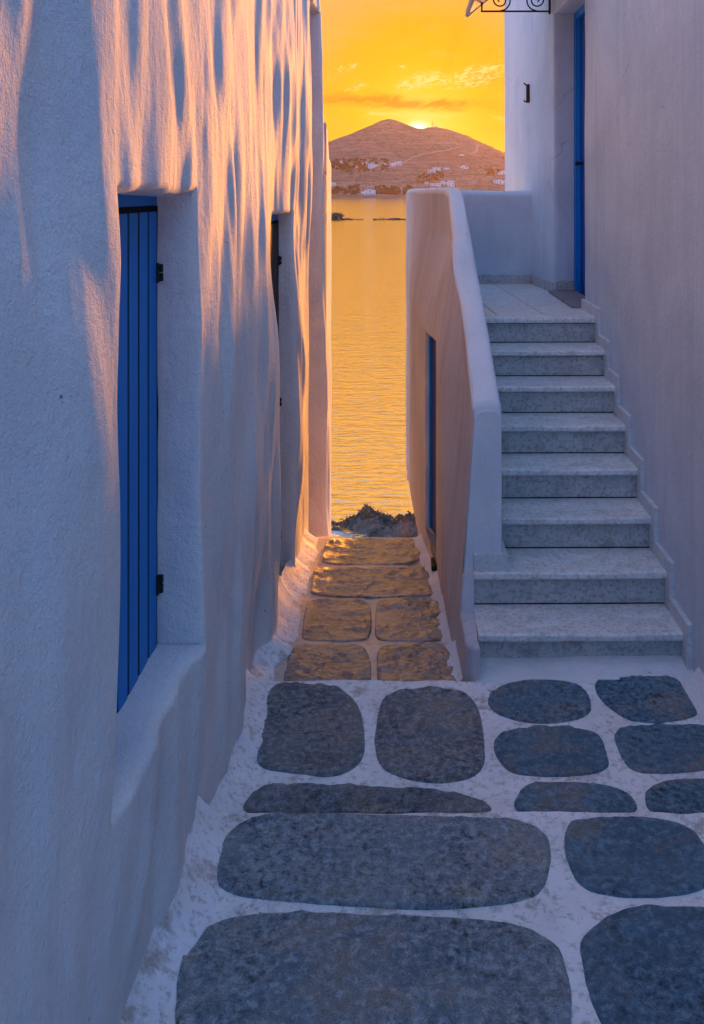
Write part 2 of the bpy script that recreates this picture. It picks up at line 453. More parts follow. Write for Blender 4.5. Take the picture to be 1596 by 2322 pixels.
M['dryweed'] = flat('dry_brown_weed', (.20, .11, .035), (.11, .065, .025), 6)
m, t = material('shore_rock'); M['rock'] = m
n = t.noise(t.mapping(t.co, (2.2, 3.4, 5)), 1.0, 9, .68, .6)
c = t.mix(t.maprange(n, .35, .66), (.020, .018, .018), (.23, .21, .20))
lich = t.m('MULTIPLY', t.maprange(t.noise(t.co, 2.3, 6, .65), .42, .56), 1.0)
sx = t.new('ShaderNodeSeparateXYZ'); t.l.new(t.co, sx.inputs[0])
side = t.maprange(t.m('ADD', sx.outputs[0], t.m('MULTIPLY', t.m('SUBTRACT', 12.9, sx.outputs[1]), .45)), -.42, .06)
c = t.mix(t.m('MULTIPLY', lich, side), c, (.42, .15, .07))
c = t.mix(t.maprange(t.noise(t.co, 30, 3), .60, .75, 0, .6), c, (.33, .32, .33))
t.l.new(c, t.b.inputs['Base Color']); t.b.inputs['Roughness'].default_value = .8
bump(t, (n, .16, 1.0), (t.noise(t.co, 28, 5, .7), .03, 1.0))

# ------------------------------------------------------------------ wall sheets with openings
def lines(a, b, step, extra=()):
    n = max(1, int(round((b - a) / step)))
    s = set(round(x, 5) for x in np.linspace(a, b, n + 1))
    for e in extra:
        for k in (-.02, -.012, -.006, -.002, 0, .002, .006, .012, .02) if False else (-.016, -.008, -.003, 0, .003, .008, .016):
            if a <= e + k <= b: s.add(round(e + k, 5))
    s = sorted(s); out = [s[0]]
    ex = set(round(e, 5) for e in extra)
    for x in s[1:]:
        if x - out[-1] < .0022:
            if x in ex: out[-1] = x
            continue
        out.append(x)
    return np.array(out)
def wall_sheet(name, ys, zs, xf, warp, holes, inward, mat, parent, rnd=.016, rdep=.010):
    """a plaster face X = xf(Y, z); holes are (y0, y1, z0, z1, depth); inward is the X direction into the wall"""
    Yg, Zg = np.meshgrid(ys, zs, indexing='ij')
    Yw, Zw = warp(Yg, Zg)
    X = xf(Yw, Zw)
    yc = (ys[:-1] + ys[1:]) / 2; zc = (zs[:-1] + zs[1:]) / 2
    keep = np.ones((len(yc), len(zc)), bool)
    for (y0, y1, z0, z1, dep) in holes:
        keep &= ~(((yc > y0) & (yc < y1))[:, None] & ((zc > z0) & (zc < z1))[None, :])
        dd = np.hypot(np.maximum(np.maximum(y0 - Yg, Yg - y1), 0), np.maximum(np.maximum(z0 - Zg, Zg - z1), 0))
        X = X + inward * rdep * np.clip(1 - dd / rnd, 0, 1) ** 2
    n, mm = X.shape
    V = np.stack([X.ravel(), Yw.ravel(), Zw.ravel()], 1).tolist()
    i = np.arange(n - 1)[:, None] * mm + np.arange(mm - 1)[None, :]
    q = np.stack([i, i + mm, i + mm + 1, i + 1], -1)[keep].reshape(-1, 4).tolist()
    for (y0, y1, z0, z1, dep) in holes:
        a = int(np.argmin(abs(ys - y0))); b = int(np.argmin(abs(ys - y1))); c0 = int(np.argmin(abs(zs - z0))); c1 = int(np.argmin(abs(zs - z1)))
        loop = [(k, c0) for k in range(a, b)] + [(b, k) for k in range(c0, c1)] + [(k, c1) for k in range(b, a, -1)] + [(a, k) for k in range(c1, c0, -1)]
        prev = [k * mm + l for k, l in loop]; base = [V[p] for p in prev]; L = len(loop)
        cy = (y0 + y1) / 2; cz = (z0 + z1) / 2
        for fr in (.04, .10, .22, .4, .6, .8, 1.0):
            cur = []
            for p, (k, l) in zip(base, loop):
                nz = .004 * float(vn(p[1] * 9 + fr * 3, p[2] * 9, 5)) * min(1, fr * 4)
                ins = min(1, fr * 8) * .006
                py = p[1] + (ins if k == a else -ins if k == b else 0) + (nz if k in (a, b) else 0)
                pz = p[2] + (ins if l == c0 else -ins if l == c1 else 0) + (nz if l in (c0, c1) else 0)
                V.append([p[0] * (1 - fr) + (p[0] + inward * dep) * fr if False else p[0] + inward * dep * fr, py, pz]); cur.append(len(V) - 1)
            for j in range(L):
                q.append([prev[j], prev[(j + 1) % L], cur[(j + 1) % L], cur[j]])
            prev = cur
    o = mesh(name, V, q, mat, parent, True)
    return fixn(o)

# ================================================================== GROUND
NEAR_Z, MID_Z = .12, 0.0
Y_STEP, Y_LIP = 2.745, 3.715
TREADS = [(-.06, 4.155), (-.11, 4.73), (-.15, 5.235), (-.19, 5.78)]    # alley treads: level, far edge
def floor_z(Y):
    Y = np.asarray(Y, float)
    z = np.where(Y < Y_STEP, NEAR_Z, np.where(Y < Y_LIP, MID_Z, 0))
    lo = Y_LIP
    for tz, ty in TREADS:
        z = np.where((Y >= lo) & (Y < ty), tz, z); lo = ty
    return np.where(Y >= TREADS[-1][1], -.24, z)

ground = empty('paving', (0, 2.2, 0))
tag(ground, kind='structure')
def slab(name, x0, x1, y0, y1, z, drop, nz=.004, step=.02, seed=3, lipnoise=.006):
    xs = np.linspace(x0, x1, int((x1 - x0) / step) + 1); ys = list(np.linspace(y0, y1 - .012, int((y1 - y0) / step) + 1)) + [y1 - .005, y1 - .001, y1, y1, y1]
    Xg, Yg = np.meshgrid(xs, np.array(ys), indexing='ij')
    Zg = z + nz * .6 * fbm(Xg * 5, Yg * 5, seed, 4) - .006
    k = len(ys)
    wav = lipnoise * fbm(xs * 7, xs * 0 + seed, seed + 4, 3)
    for j, dz in ((k - 4, -.002), (k - 3, -.008), (k - 2, -.03), (k - 1, -drop)):
        Zg[:, j] = (Zg[:, k - 5] if j < k - 2 else z) + dz
    for j in range(k - 5, k): Yg[:, j] += wav
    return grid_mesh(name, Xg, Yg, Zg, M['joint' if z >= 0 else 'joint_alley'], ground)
slab('paving_bed', -.75, 1.35, -2.5, Y_STEP, NEAR_Z, .2)
slab('paving_bed', -.75, 1.35, Y_STEP - .05, Y_LIP, MID_Z, .2, seed=5)
lo = Y_LIP - .05
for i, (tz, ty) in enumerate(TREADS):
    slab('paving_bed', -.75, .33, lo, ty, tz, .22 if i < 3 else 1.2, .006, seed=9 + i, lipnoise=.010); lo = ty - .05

for tz, ya, yb in ((-.46, 5.74, 6.1), (-.66, 6.05, 6.45), (-.86, 6.4, 6.8), (-1.25, 6.75, 8.2)):
    slab('paving_bed', -.9, .33, ya, yb, tz, .3 if yb < 8 else 2.0, .006, .04, seed=31)
def chaikin(p, n=3):
    for _ in range(n):
        q = []
        for i in range(len(p)):
            a = np.array(p[i]); b = np.array(p[(i + 1) % len(p)]); q += [a * .75 + b * .25, a * .25 + b * .75]
        p = q
    return np.array(p)
def stone(px, z, mat, seed, label=None, proud=.004, rough=.006, squash=1.0, segs=120, rings=30):
    P = chaikin([at(x, y, z) for x, y in px], 3 if z < 0 else 2)
    P = P.mean(0) + (P - P.mean(0)) * (1.0 if z < 0 else 1.02)
    # even resampling
    L = np.r_[0, np.cumsum(np.hypot(*np.diff(np.r_[P, P[:1]], axis=0).T))]
    s = np.linspace(0, L[-1], segs, endpoint=False); Pc = np.r_[P, P[:1]]
    B = np.stack([np.interp(s, L, Pc[:, 0]), np.interp(s, L, Pc[:, 1])], 1)
    C = B.mean(0)
    nrm = (B - C) / np.linalg.norm(B - C, axis=1)[:, None]
    B = B + nrm * (.0025 * fbm(B[:, 0] * 16, B[:, 1] * 16, seed, 2))[:, None]
    fr = list(np.linspace(.04, .965, rings)) + [.985, 1.0, 1.012]
    ver = []; fac = []
    for k, f in enumerate(fr):
        Q = C + (B - C) * min(f, 1.004)
        hh = z + proud + rough * fbm(Q[:, 0] * 16, Q[:, 1] * 16, seed + 3, 4, .6) + .004 * fbm(Q[:, 0] * 3, Q[:, 1] * 3, seed + 8, 2)
        lay = fbm(Q[:, 0] * 5, Q[:, 1] * 13, seed + 11, 3)
        hh = hh + rough * .8 * np.floor(lay * 3) / 3
        hh = np.maximum(hh, z + .0015) 
        if f > .98: hh = np.maximum(hh, z) - (.001 if f < .99 else .006 if f <= 1 else .022)
        for a, b in zip(Q, hh): ver.append((a[0], a[1], b))
    for k in range(len(fr) - 1):
        for j in range(segs):
            fac.append((k * segs + j, k * segs + (j + 1) % segs, (k + 1) * segs + (j + 1) % segs, (k + 1) * segs + j))
    fac.append(tuple(range(segs - 1, -1, -1)))
    o = mesh('paving_stone', ver, fac, mat, ground, True)
    return fixn(o)
S = [
 # near platform
 ([(408,2240),(412,2170),(450,2105),(560,2068),(760,2072),(1000,2078),(1180,2092),(1258,2140),(1286,2220),(1288,2330),(1280,2420),(1180,2470),(560,2470),(440,2430),(408,2330)], NEAR_Z, 'slate_near'),
 ([(1316,2160),(1330,2110),(1400,2062),(1520,2054),(1640,2062),(1700,2140),(1700,2330),(1640,2430),(1480,2440),(1400,2380),(1352,2290)], NEAR_Z, 'slate_blue'),
 ([(490,1970),(505,1915),(545,1865),(620,1848),(820,1846),(1040,1852),(1190,1860),(1234,1890),(1243,1940),(1232,2000),(1200,2034),(1080,2052),(900,2056),(700,2040),(545,2030),(500,2005)], NEAR_Z, 'slate_near'),
 ([(1281,1890),(1300,1862),(1370,1850),(1480,1852),(1560,1870),(1598,1920),(1622,1980),(1590,2016),(1500,2030),(1380,2026),(1318,2004),(1288,1950)], NEAR_Z, 'slate_blue'),
 # middle platform
 ([(598,1620),(612,1560),(640,1546),(720,1552),(790,1568),(818,1610),(826,1680),(816,1728),(760,1756),(690,1752),(600,1738),(578,1715)], MID_Z, 'slate_mid'),
 ([(856,1630),(868,1580),(920,1565),(1010,1562),(1072,1580),(1094,1640),(1098,1720),(1084,1752),(1020,1772),(930,1764),(868,1740),(850,1700)], MID_Z, 'slate_mid'),
 ([(1104,1586),(1130,1556),(1190,1540),(1270,1540),(1320,1556),(1342,1594),(1330,1622),(1270,1638),(1190,1636),(1120,1614)], MID_Z, 'slate_blue'),
 ([(1352,1540),(1390,1522),(1460,1518),(1530,1536),(1562,1580),(1584,1612),(1560,1628),(1490,1637),(1420,1630),(1376,1596),(1350,1566)], MID_Z, 'slate_blue'),
 ([(1118,1680),(1150,1660),(1220,1650),(1310,1648),(1358,1664),(1374,1710),(1380,1738),(1330,1752),(1240,1758),(1160,1750),(1128,1716)], MID_Z, 'slate_blue'),
 ([(1392,1656),(1440,1645),(1540,1642),(1620,1644),(1636,1690),(1640,1735),(1560,1748),(1480,1752),(1428,1744),(1404,1706)], MID_Z, 'slate_blue'),
 ([(560,1812),(585,1790),(640,1780),(800,1782),(960,1790),(1060,1800),(1118,1830),(1090,1840),(800,1842),(600,1842),(556,1838)], MID_Z, 'slate_mid'),
 ([(1168,1810),(1190,1780),(1260,1772),(1360,1776),(1420,1792),(1444,1826),(1430,1842),(1190,1842),(1168,1832)], MID_Z, 'slate_blue'),
 ([(1462,1790),(1500,1770),(1560,1765),(1640,1764),(1660,1842),(1480,1842),(1464,1824)], MID_Z, 'slate_blue'),
]
for i, (px, z, mt) in enumerate(S): stone(px, z, M[mt], 20 + i * 5, rough=.005 if z else .006)
A = [
 ([(646,1522),(656,1478),(672,1462),(740,1459),(816,1461),(838,1480),(842,1526),(838,1550),(700,1554),(642,1550)], 0),
 ([(854,1500),(858,1468),(900,1459),(1000,1460),(1024,1482),(1044,1534),(1040,1552),(940,1555),(854,1552)], 0),
 ([(686,1424),(692,1370),(704,1359),(780,1357),(836,1361),(844,1400),(840,1440),(826,1452),(716,1453),(682,1449)], 1),
 ([(850,1412),(852,1368),(870,1360),(966,1357),(996,1362),(1012,1410),(1020,1446),(980,1453),(880,1453),(850,1448)], 1),
 ([(704,1330),(710,1291),(724,1287),(830,1287),(946,1287),(966,1290),(978,1312),(996,1340),(990,1351),(850,1354),(702,1351)], 2),
 ([(730,1262),(738,1226),(752,1221),(850,1221),(936,1221),(948,1226),(956,1256),(952,1276),(850,1280),(730,1278)], 3)]
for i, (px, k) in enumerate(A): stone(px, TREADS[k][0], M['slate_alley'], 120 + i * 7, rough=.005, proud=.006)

# ================================================================== LEFT HOUSE
left = empty('whitewashed_house', (-.8, 2.5, 0))
tag(left, 'thick whitewashed house wall with deep blue-shuttered openings along the left side', 'house')
W1 = (1.885, 2.632, .667, 1.957)
W2 = (4.32, 5.03, -.13, 1.85)
W3 = (5.95, 7.04, -.9, 3.33)
def xl(Y, z):
    b = -.58 + 0 * Y
    b = b - .11 * (1 - sstep(0.95, 1.88, Y)) - .05 * sstep(2.2, 3.6, z) * sstep(5.2, 6.8, Y)
    b = b + .016 * fbm(Y * 2.1, z * .95, 1, 2)
    s = 0.0185 * fbm(Y * 4.1 + .5 * vn(Y * 1.1, z * 1.6, 12), z * 1.25, 2, 2, .45)
    s = s + 0.0105 * vn(Y * 9.5 + .8 * vn(Y * 2, z * 1.3, 9), z * 2.1, 3) + 0.0030 * vn(Y * 19 + vn(Y * 3, z * 2, 13), z * 3.6, 4)
    s = s + 0.0006 * vn(Y * 38, z * 7, 6)
    b = b + s
    b = b + .026 * np.exp(-((Y - 5.10) / .09) ** 2) * np.sin(np.clip((z + .1) / 1.95, 0, 1) * math.pi)   # bulging far jamb of the second opening
    b = b - .012 * np.exp(-((Y - 1.86) / .14) ** 2)
    return b
def warpl(Y, Z):
    k = 1.0
    Yw = Y + k * (.010 * vn(Z * 2.3, Y * 1.0, 41) + .004 * vn(Z * 7, Y * 3, 42))
    Zw = Z + .012 * vn(Y * 4.1, Z * 2, 43) + .004 * vn(Y * 13, Z * 5, 44)
    return Yw, Zw
ysl = np.r_[np.linspace(-2.5, 1.15, 40)[:-1], lines(1.15, 7.16, .0135, (W1[0], W1[1], W2[0], W2[1], W3[0], W3[1]))]
zsl = lines(-1.4, 4.3, .024, (W1[2], W1[3], W2[2], W2[3], W3[2], W3[3]))
wall_sheet('wall', ysl, zsl, xl, warpl, [(*W1, .135), (*W2, .135), (*W3, .22)], -1, M['stucco'], left)
MB().box(-3.2, -.70, -2.5, 7.155, 4.2, 4.34).build('roof', M['stucco'], left)
MB().box(-3.2, -.66, 7.10, 7.158, -1.4, 4.2).build('end_wall', M['stucco'], left)

def shutter(parent, y0, y1, z0, z1, x, nb, mat):
    fr = MB().box(x - .035, x - .005, y0 - .05, y1 + .05, z1 - .046, z1 + .06).build('header', M['blue'], parent, bevel=.002)
    MB().box(x - .06, x - .002, y0 - .05, y1 + .05, z0 - .08, z1 - .0465).build('backing', M['gap'], parent)
    b = (y1 - y0) / nb
    for i in range(nb):
        MB().box(x - .012, x, y0 + i * b + .008, y0 + (i + 1) * b - .008, z0 - .03, z1 - .062).build('board', mat, parent, bevel=.002, seg=2)
w1 = empty('shutter', (-.69 + .8, 2.3 - 2.5, .667)); w1.parent = left
shutter(w1, 1.88, 2.622, .667, 1.957, -.690, 8, M['blue'])
w2 = empty('shutter', (-.70 + .8, 4.7 - 2.5, -.1)); w2.parent = left
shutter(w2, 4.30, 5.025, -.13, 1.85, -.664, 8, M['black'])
def hinge(parent, x, y, z, s=1.0):
    h = MB()
    h.box(x, x + .016 * s, y - .016, y, z - .024 * s, z - .002)
    h.box(x, x + .016 * s, y - .016, y, z + .002, z + .024 * s)
    h.tube([(x + .003, y - .018, z - .028 * s), (x + .003, y - .018, z + .028 * s)], .005 * s, 10)
    h.build('hinge', M['black'], parent, bevel=.0015)
for z in (1.722, .842): hinge(w1, -.690, 2.628, z)
for z in (1.585, .82, .10): hinge(w2, -.663, 5.024, z, .9)

w3 = empty('niche_door', (0, 4.0, -.9)); w3.parent = left
MB().box(-.84, -.80, 5.9, 7.1, -.95, 3.36).build('door_leaf', M['blue_dark'], w3)
# plaster cove at the wall foot
def cove(name, parent, y0, y1, xw, dirx, width, height, fz, seed, mat):
    n = int((y1 - y0) / .012); Y = np.linspace(y0, y1, n)
    K = 16; th = np.linspace(0, 1, K)
    X = np.zeros((n, K)); Z = np.zeros((n, K)); Yg = np.repeat(Y[:, None], K, 1)
    wd = width * (1 + .16 * fbm(Y * 3.1, Y * 0, seed, 3)); ht = height * (1 + .18 * fbm(Y * 2.3, Y * 0 + 4, seed + 1, 3))
    f = fz(Y); xb = xw(Y)
    for k, a in enumerate(th):
        cx = (1 - math.cos(a * math.pi / 2)) ; cz = 1 - math.sin(a * math.pi / 2)
        cx = .55 * cx + .45 * a; cz = .55 * cz + .45 * (1 - a)
        X[:, k] = xb + dirx * (cx * (wd + .03) - .03) + .0022 * fbm(Y * 7, Y * 0 + k * .10, seed + 3, 4)
        Z[:, k] = f + cz * ht + .0022 * fbm(Y * 6, Y * 0 + k * .09, seed + 7, 4) - (.014 if k == K - 1 else 0)
    return grid_mesh(name, X, Yg, Z, mat, parent)
def smooth_floor(Y):
    s = 0
    for k in np.linspace(-.012, .03, 7): s = s + floor_z(Y + k)
    return s / 7
xw = lambda Y: xl(Y, .1 + 0 * Y)
cove('foot_cove', left, -1.5, 5.80, xw, 1, .088, .12, smooth_floor, 60, M['joint_cove'])

# low wall end beyond
lw_ = empty('garden_wall', (-.8, 7.4, -1.4)); tag(lw_, 'low pink-lit whitewashed wall end with rounded top beside the sea view', 'wall')
ys = np.linspace(7.162, 7.63, 40); prof = np.linspace(0, 1, 60)
X = np.zeros((40, 60)); Z = np.zeros((40, 60)); Yg = np.repeat(ys[:, None], 60, 1)
for i, y in enumerate(ys):
    top = float(np.interp(y, [7.16, 7.24, 7.34, 7.46, 7.58, 7.63], [2.53, 2.50, 2.42, 2.28, 2.24, 2.15]))
    xo = -.578 + .004 * vn(y * 5, 0, 3) - .03 * max(0, (y - 7.60) / .03) ** 2 * .5
    for j, p in enumerate(prof):
        if p < .7: X[i, j] = xo + .004 * vn(y * 8, p * 14, 2); Z[i, j] = -1.4 + (top - .06 + 1.4) * p / .7
        else:
            a = (p - .7) / .3 * math.pi / 2; X[i, j] = xo - .10 + .10 * math.cos(a) - (.6 if p > .99 else 0); Z[i, j] = top - .06 + .06 * math.sin(a)
grid_mesh('wall', X, Yg, Z, M['stucco'], lw_)
MB().box(-1.3, -.62, 7.615, 7.635, -1.4, 2.1).build('end_face', M['stucco'], lw_)

# ================================================================== STAIR BLOCK
Z1, RIS, Y1, TRD = .134, .1531, 3.812, .2457
XR = 1.18
stair = empty('marble_staircase', (.8, 4.6, 0))
tag(stair, 'worn grey-white marble staircase rising to the landing by the blue door', 'staircase')
def xi(Y): return float(np.interp(Y, [4.06, 5.63, 7.75], [.445, .375, .15]))
NS = 8
rng = random.Random(4)
for i in range(NS):
    yn = Y1 + i * TRD; z = Z1 + i * RIS
    xa = .316 if i < 2 else xi(yn) - .03
    yb = yn + TRD + .05 if i < NS - 1 else yn + .13
    th = .034
    pts = [(yb, z), (yn + .010, z)]
    for k in range(1, 6):
        a = math.pi / 2 * k / 6; pts.append((yn + .010 - .010 * math.sin(a), z - .010 + .010 * math.cos(a)))
    pts += [(yn, z - th + .010), (yn + .004, z - th + .002), (yn + .012, z - th), (yb, z - th)]
    tilt = rng.uniform(-.002, .002)
    tr = MB(); NX = 44; np_ = len(pts)
    for k in range(NX + 1):
        x = xa + (XR + .01 - xa) * k / NX
        wear = .0045 * math.exp(-((x - .82) / .2) ** 2) + .0012 * float(fbm(x * 9, i * 3.7, 150, 3))
        chip = .006 * max(0, float(vn(x * 26, i * 5.1, 151)) - .72) / .28
        for (py, pz) in pts:
            front = max(0, 1 - (py - yn) / .10)
            top = 1 if pz > z - .012 else 0
            tr.v.append((x, py + (x - .8) * .012 + (.0012 * float(vn(x * 14, i * 2.3, 152)) + chip) * (py < yn + .02), pz + tilt * (x - .8) - top * front * wear))
    for k in range(NX):
        for j in range(np_):
            tr.f.append((k * np_ + j, (k + 1) * np_ + j, (k + 1) * np_ + (j + 1) % np_, k * np_ + (j + 1) % np_))
    tr.f.append(tuple(range(np_))); tr.f.append(tuple(NX * np_ + j for j in range(np_ - 1, -1, -1)))
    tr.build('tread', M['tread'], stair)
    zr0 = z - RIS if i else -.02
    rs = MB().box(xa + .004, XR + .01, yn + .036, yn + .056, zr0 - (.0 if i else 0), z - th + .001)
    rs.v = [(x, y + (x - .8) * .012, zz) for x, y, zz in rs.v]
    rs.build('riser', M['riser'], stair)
    for za, zb in ((zr0 - .001, zr0 + .0045), (z - th - .0060, z - th + .0005)):  # grimy joint at riser foot; dark strip under nosing paints its shadow
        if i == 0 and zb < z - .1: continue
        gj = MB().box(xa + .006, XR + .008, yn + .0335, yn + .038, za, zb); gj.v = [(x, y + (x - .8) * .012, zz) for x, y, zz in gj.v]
        gj.build('grime_shade_strip', M['gap'], stair)
# landing tiles
ZL = Z1 + (NS - 1) * RIS
YL = Y1 + (NS - 1) * TRD + .132
def lx(x, Y): return xi(Y) - .04 if x < .2 else x - .058 * (Y - 5.6)
cols = [(.12, .583, [YL, 6.10, 6.75, 7.4, 7.74]), (.589, .875, [YL, 5.90, 6.52, 7.14, 7.74]), (.881, 1.36, [YL, 6.22, 6.71, 7.20, 7.74])]
for xa, xb, yy in cols:
    for a, b in zip(yy[:-1], yy[1:]):
        a2 = a + .003; b2 = b - .003
        MB().add([(lx(xa, a2), a2, ZL - .03), (lx(xb, a2), a2, ZL - .03), (lx(xb, b2), b2, ZL - .03), (lx(xa, b2), b2, ZL - .03),
                  (lx(xa, a2), a2, ZL), (lx(xb, a2), a2, ZL), (lx(xb, b2), b2, ZL), (lx(xa, b2), b2, ZL)],
                 [(0,3,2,1),(4,5,6,7),(0,1,5,4),(1,2,6,5),(2,3,7,6),(3,0,4,7)]).build('landing_tile', M['tread'], stair, bevel=.0012, seg=1)
MB().prism([(.36, YL - .05), (1.36, YL - .05), (1.36, 7.75), (.14, 7.75)], ZL - .12, ZL - .008, 'z').build('landing_bed', M['gap'], stair)
# stepped skirting up the right wall
def xr(Y): return np.interp(Y, [-3, 5.95, 6.95, 7.63, 8.72], [1.18, 1.18, 1.142, 1.072, .972])
for i in range(NS):
    yn = Y1 + i * TRD; z = Z1 + i * RIS
    up, fw = .062, .052
    ya, yb = yn - fw, yn + TRD - fw
    zlo = z - RIS if i else -.02
    # L-shaped piece: upright before the riser and strip over the tread
    pts = [(ya, zlo + (up if i else 0)), (ya, z + up)]
    pts += [(yb, z + up), (yb, z - .02), (yn + .035, z - .02), (yn + .035, zlo + .002), (yn - fw if i == 0 else yn - fw, zlo + .002)]
    if i == NS - 1:
        pts = [(ya, zlo + up), (ya, z + up), (5.985, z + up), (5.985, z - .02), (yn + .035, z - .02), (yn + .035, zlo + .002), (ya, zlo + .002)]
    MB().prism(pts, XR - .020 + (i % 2) * .0015, XR + .012, 'x').build('skirting', M['skirting'], stair, bevel=.0018, seg=1)

# stair parapet with store door
par = empty('stair_parapet', (.3, 5.2, -.2))
tag(par, 'curved pinkish plaster parapet wall between the stairs and the sea alley', 'wall')
YN = 4.092                          # newel front
def zt(Y):
    Y = np.asarray(Y, float)
    z = np.interp(Y, [4.09, 4.30, 5.45, 5.60, 5.75, 8], [.985, 1.115, 1.84, 1.925, 1.952, 1.958])
    return np.where(Y < 4.06, Z1 - .004, np.where(Y < YN - .001, Z1 + RIS - .004, z))
def xo(Y, z):
    top = np.interp(Y, [3.7, 4.09, 5.0, 5.63, 7.72], [.312, .318, .295, .285, .037])
    bot = np.interp(Y, [3.7, 4.0, 5.19, 5.63, 7.72], [.250, .232, .196, .135, .037])
    q = sstep(4.2, 5.1, Y); zl = -.1 + 1.22 * q; zh = .95 + .75 * q
    k = np.clip((z - zl) / (zh - zl), 0, 1) ** (.8 + .4 * q)
    T = zt(Y)
    k = np.where(Y < YN - .001, np.maximum(k, np.clip((z - T + .035) / .035, 0, 1) ** 2), k)
    b = bot + (top - bot) * k
    b = b + (.314 - b) * np.clip(1 - (Y - 3.70) / .085, 0, 1) ** 2.2           # rounded near end
    nwl = np.clip(1 - (Y - YN) / .03, 0, 1) ** 2 * (Y >= YN - .001)
    return b + .010 * nwl + .0035 * fbm(Y * 4, z * 1.2, 51, 3)
ysp = lines(3.70, 7.72, .0225, (4.06, YN, 5.19, 5.63, 7.72)); ysp = np.unique(np.r_[ysp, np.linspace(3.70, 3.80, 14)])
zsp = lines(-.32, 2.0, .03, (-.085, 1.116))
def warpp(Y, Z):
    T = zt(Y)
    fp = -.32 + (Z + .32) * (T + .32) / 2.32
    fi = np.where(Z < 1.25, Z, 1.25 + (Z - 1.25) * (T - 1.25) / .75)
    k = sstep(4.75, 5.12, Y)
    return Y, fp * (1 - k) + fi * k + k * .004 * vn(Y * 9, Z * 3, 8) * (Z < 1.9)
wall_sheet('outer_face', ysp, zsp, xo, warpp, [(5.19, 5.63, -.085, 1.116, .047)], 1, M['parapet'], par, .012, .007)
# coping: rolls from the outer edge over to the stair side
yc_ = np.unique(np.r_[np.linspace(YN, YN + .05, 10), np.linspace(YN + .05, 5.3, 60), np.linspace(5.3, 5.9, 40), np.linspace(5.9, 7.66, 50)])
K = 26
X = np.zeros((len(yc_), K)); Z = np.zeros_like(X); Yg = np.zeros_like(X)
for i, y in enumerate(yc_):
    T = float(zt(y)); a = float(xo(np.array(y), np.array(T))); b = max(xi(y), a + .085)
    e = min(1, (y - YN) / .03); rr = math.sqrt(max(0, 1 - (1 - e) ** 2))
    for k in range(K):
        if k < 19:
            s = k / 18; th = math.pi * (1 - s)
            ex = math.copysign(abs(math.cos(th)) ** .75, math.cos(th)); ez = abs(math.sin(th)) ** .75
            X[i, k] = (a + b) / 2 + (b - a) / 2 * ex; zz = T - .008 + (.040 * ez)
        else:
            s = (k - 18) / (K - 19); X[i, k] = b; low = Z1 + max(0, (y - Y1) // TRD) * RIS - .05 if y < 5.55 else ZL - .03
            zz = (T - .008) * (1 - s) + low * s
        Z[i, k] = zz - (1 - rr) * .03 * (k < 19) + .003 * vn(y * 5, k * .3, 66); Yg[i, k] = y + (.012 * (1 - rr) if 0 else 0)
        X[i, k] += .003 * vn(y * 4, k * .25, 67)
grid_mesh('coping', X, Yg, Z, M['coping'], par)
# newel front face
nb = MB(); T = float(zt(YN + .001)); a0 = float(xo(np.array(YN), np.array(T))) ; b0 = xi(YN)
n_ = 24
prof = [(X[0, k], Z[0, k]) for k in range(19)]
front = [(float(xo(np.array(YN), np.array(.29))) , Z1 + RIS - .02)] + prof + [(b0, Z1 + RIS - .02)]
nb.prism(front, YN - .004, YN + .03, 'y').build('newel_face', M['coping'], par, bevel=.004, seg=3)
MB().box(.318, b0 + .022, YN - .024, YN + .16, Z1 + RIS - .001, Z1 + RIS + .075).build('newel_plinth', M['skirting'], par, bevel=.003)
MB().box(.045, .40, 7.60, 7.72, -.4, 1.0).build('far_core', M['coping'], par)
# back wall of the landing
bw = empty('landing_wall', (.6, 7.7, ZL)); tag(bw, 'low whitewashed wall closing the back of the stair landing', 'wall')
xs = np.linspace(.06, 1.10, 60); pr = []
for k in range(30):
    if k < 14: pr.append((7.63, ZL - .02 + (1.925 - ZL + .02) * k / 14))
    elif k < 26: th = math.pi * (k - 14) / 11; pr.append((7.70 - .07 * math.cos(th), 1.925 + .05 * math.sin(th)))
    else: pr.append((7.77, 1.925 - (k - 25) * .5))
Xg = np.repeat(xs[:, None], 30, 1); Yg = np.array([[p[0] for p in pr]] * 60); Zg = np.array([[p[1] for p in pr]] * 60)
Yg = Yg + .004 * fbm(Xg * 3, Zg * 3, 71, 3); Zg = Zg + .006 * fbm(Xg * 2.5, Yg * 2, 72, 2) * (Zg > 1.5)
grid_mesh('wall', Xg, Yg, Zg, M['smooth_plaster'], bw)
MB().box(.2, 1.065, 7.615, 7.628, ZL, ZL + .075).build('skirting', M['riser'], bw, bevel=.002)
# store door
door = empty('store_door', (.3, 5.41, -.085)); tag(door, 'small narrow dark blue store door sunk in the parapet wall', 'door')
def skewbox(x0, x1, y0, y1, z0, z1):
    q = MB().box(x0, x1, y0, y1, z0, z1); q.v = [(x - .14 * (y - 5.19), y, z) for x, y, z in q.v]; return q
for i in range(4):
    skewbox(.236, .262, 5.16 + i * .112, 5.16 + (i + 1) * .112 - .004, -.06, 1.14).build('board', M['blue_dark'], door, bevel=.003)
skewbox(.228, .27, 5.594, 5.66, -.07, 1.14).build('door_post', M['blue_light'], door, bevel=.003)
skewbox(.256, .28, 5.15, 5.66, -.1, 1.15).build('backing', M['gap'], door)
sill = MB().box(.135, .30, 5.14, 5.70, -.125, -.078); sill.v = [(x + (.058 if x < .2 and y < 5.4 else 0), y, z) for x, y, z in sill.v]
sl = sill.build('door_sill', M['sill_stone'], par, bevel=.006, seg=3)
ds = MB().box(.165, .235, 5.10, 5.235, -.135, -.105).build('step_slab', M['black'], par, bevel=.008, seg=3)
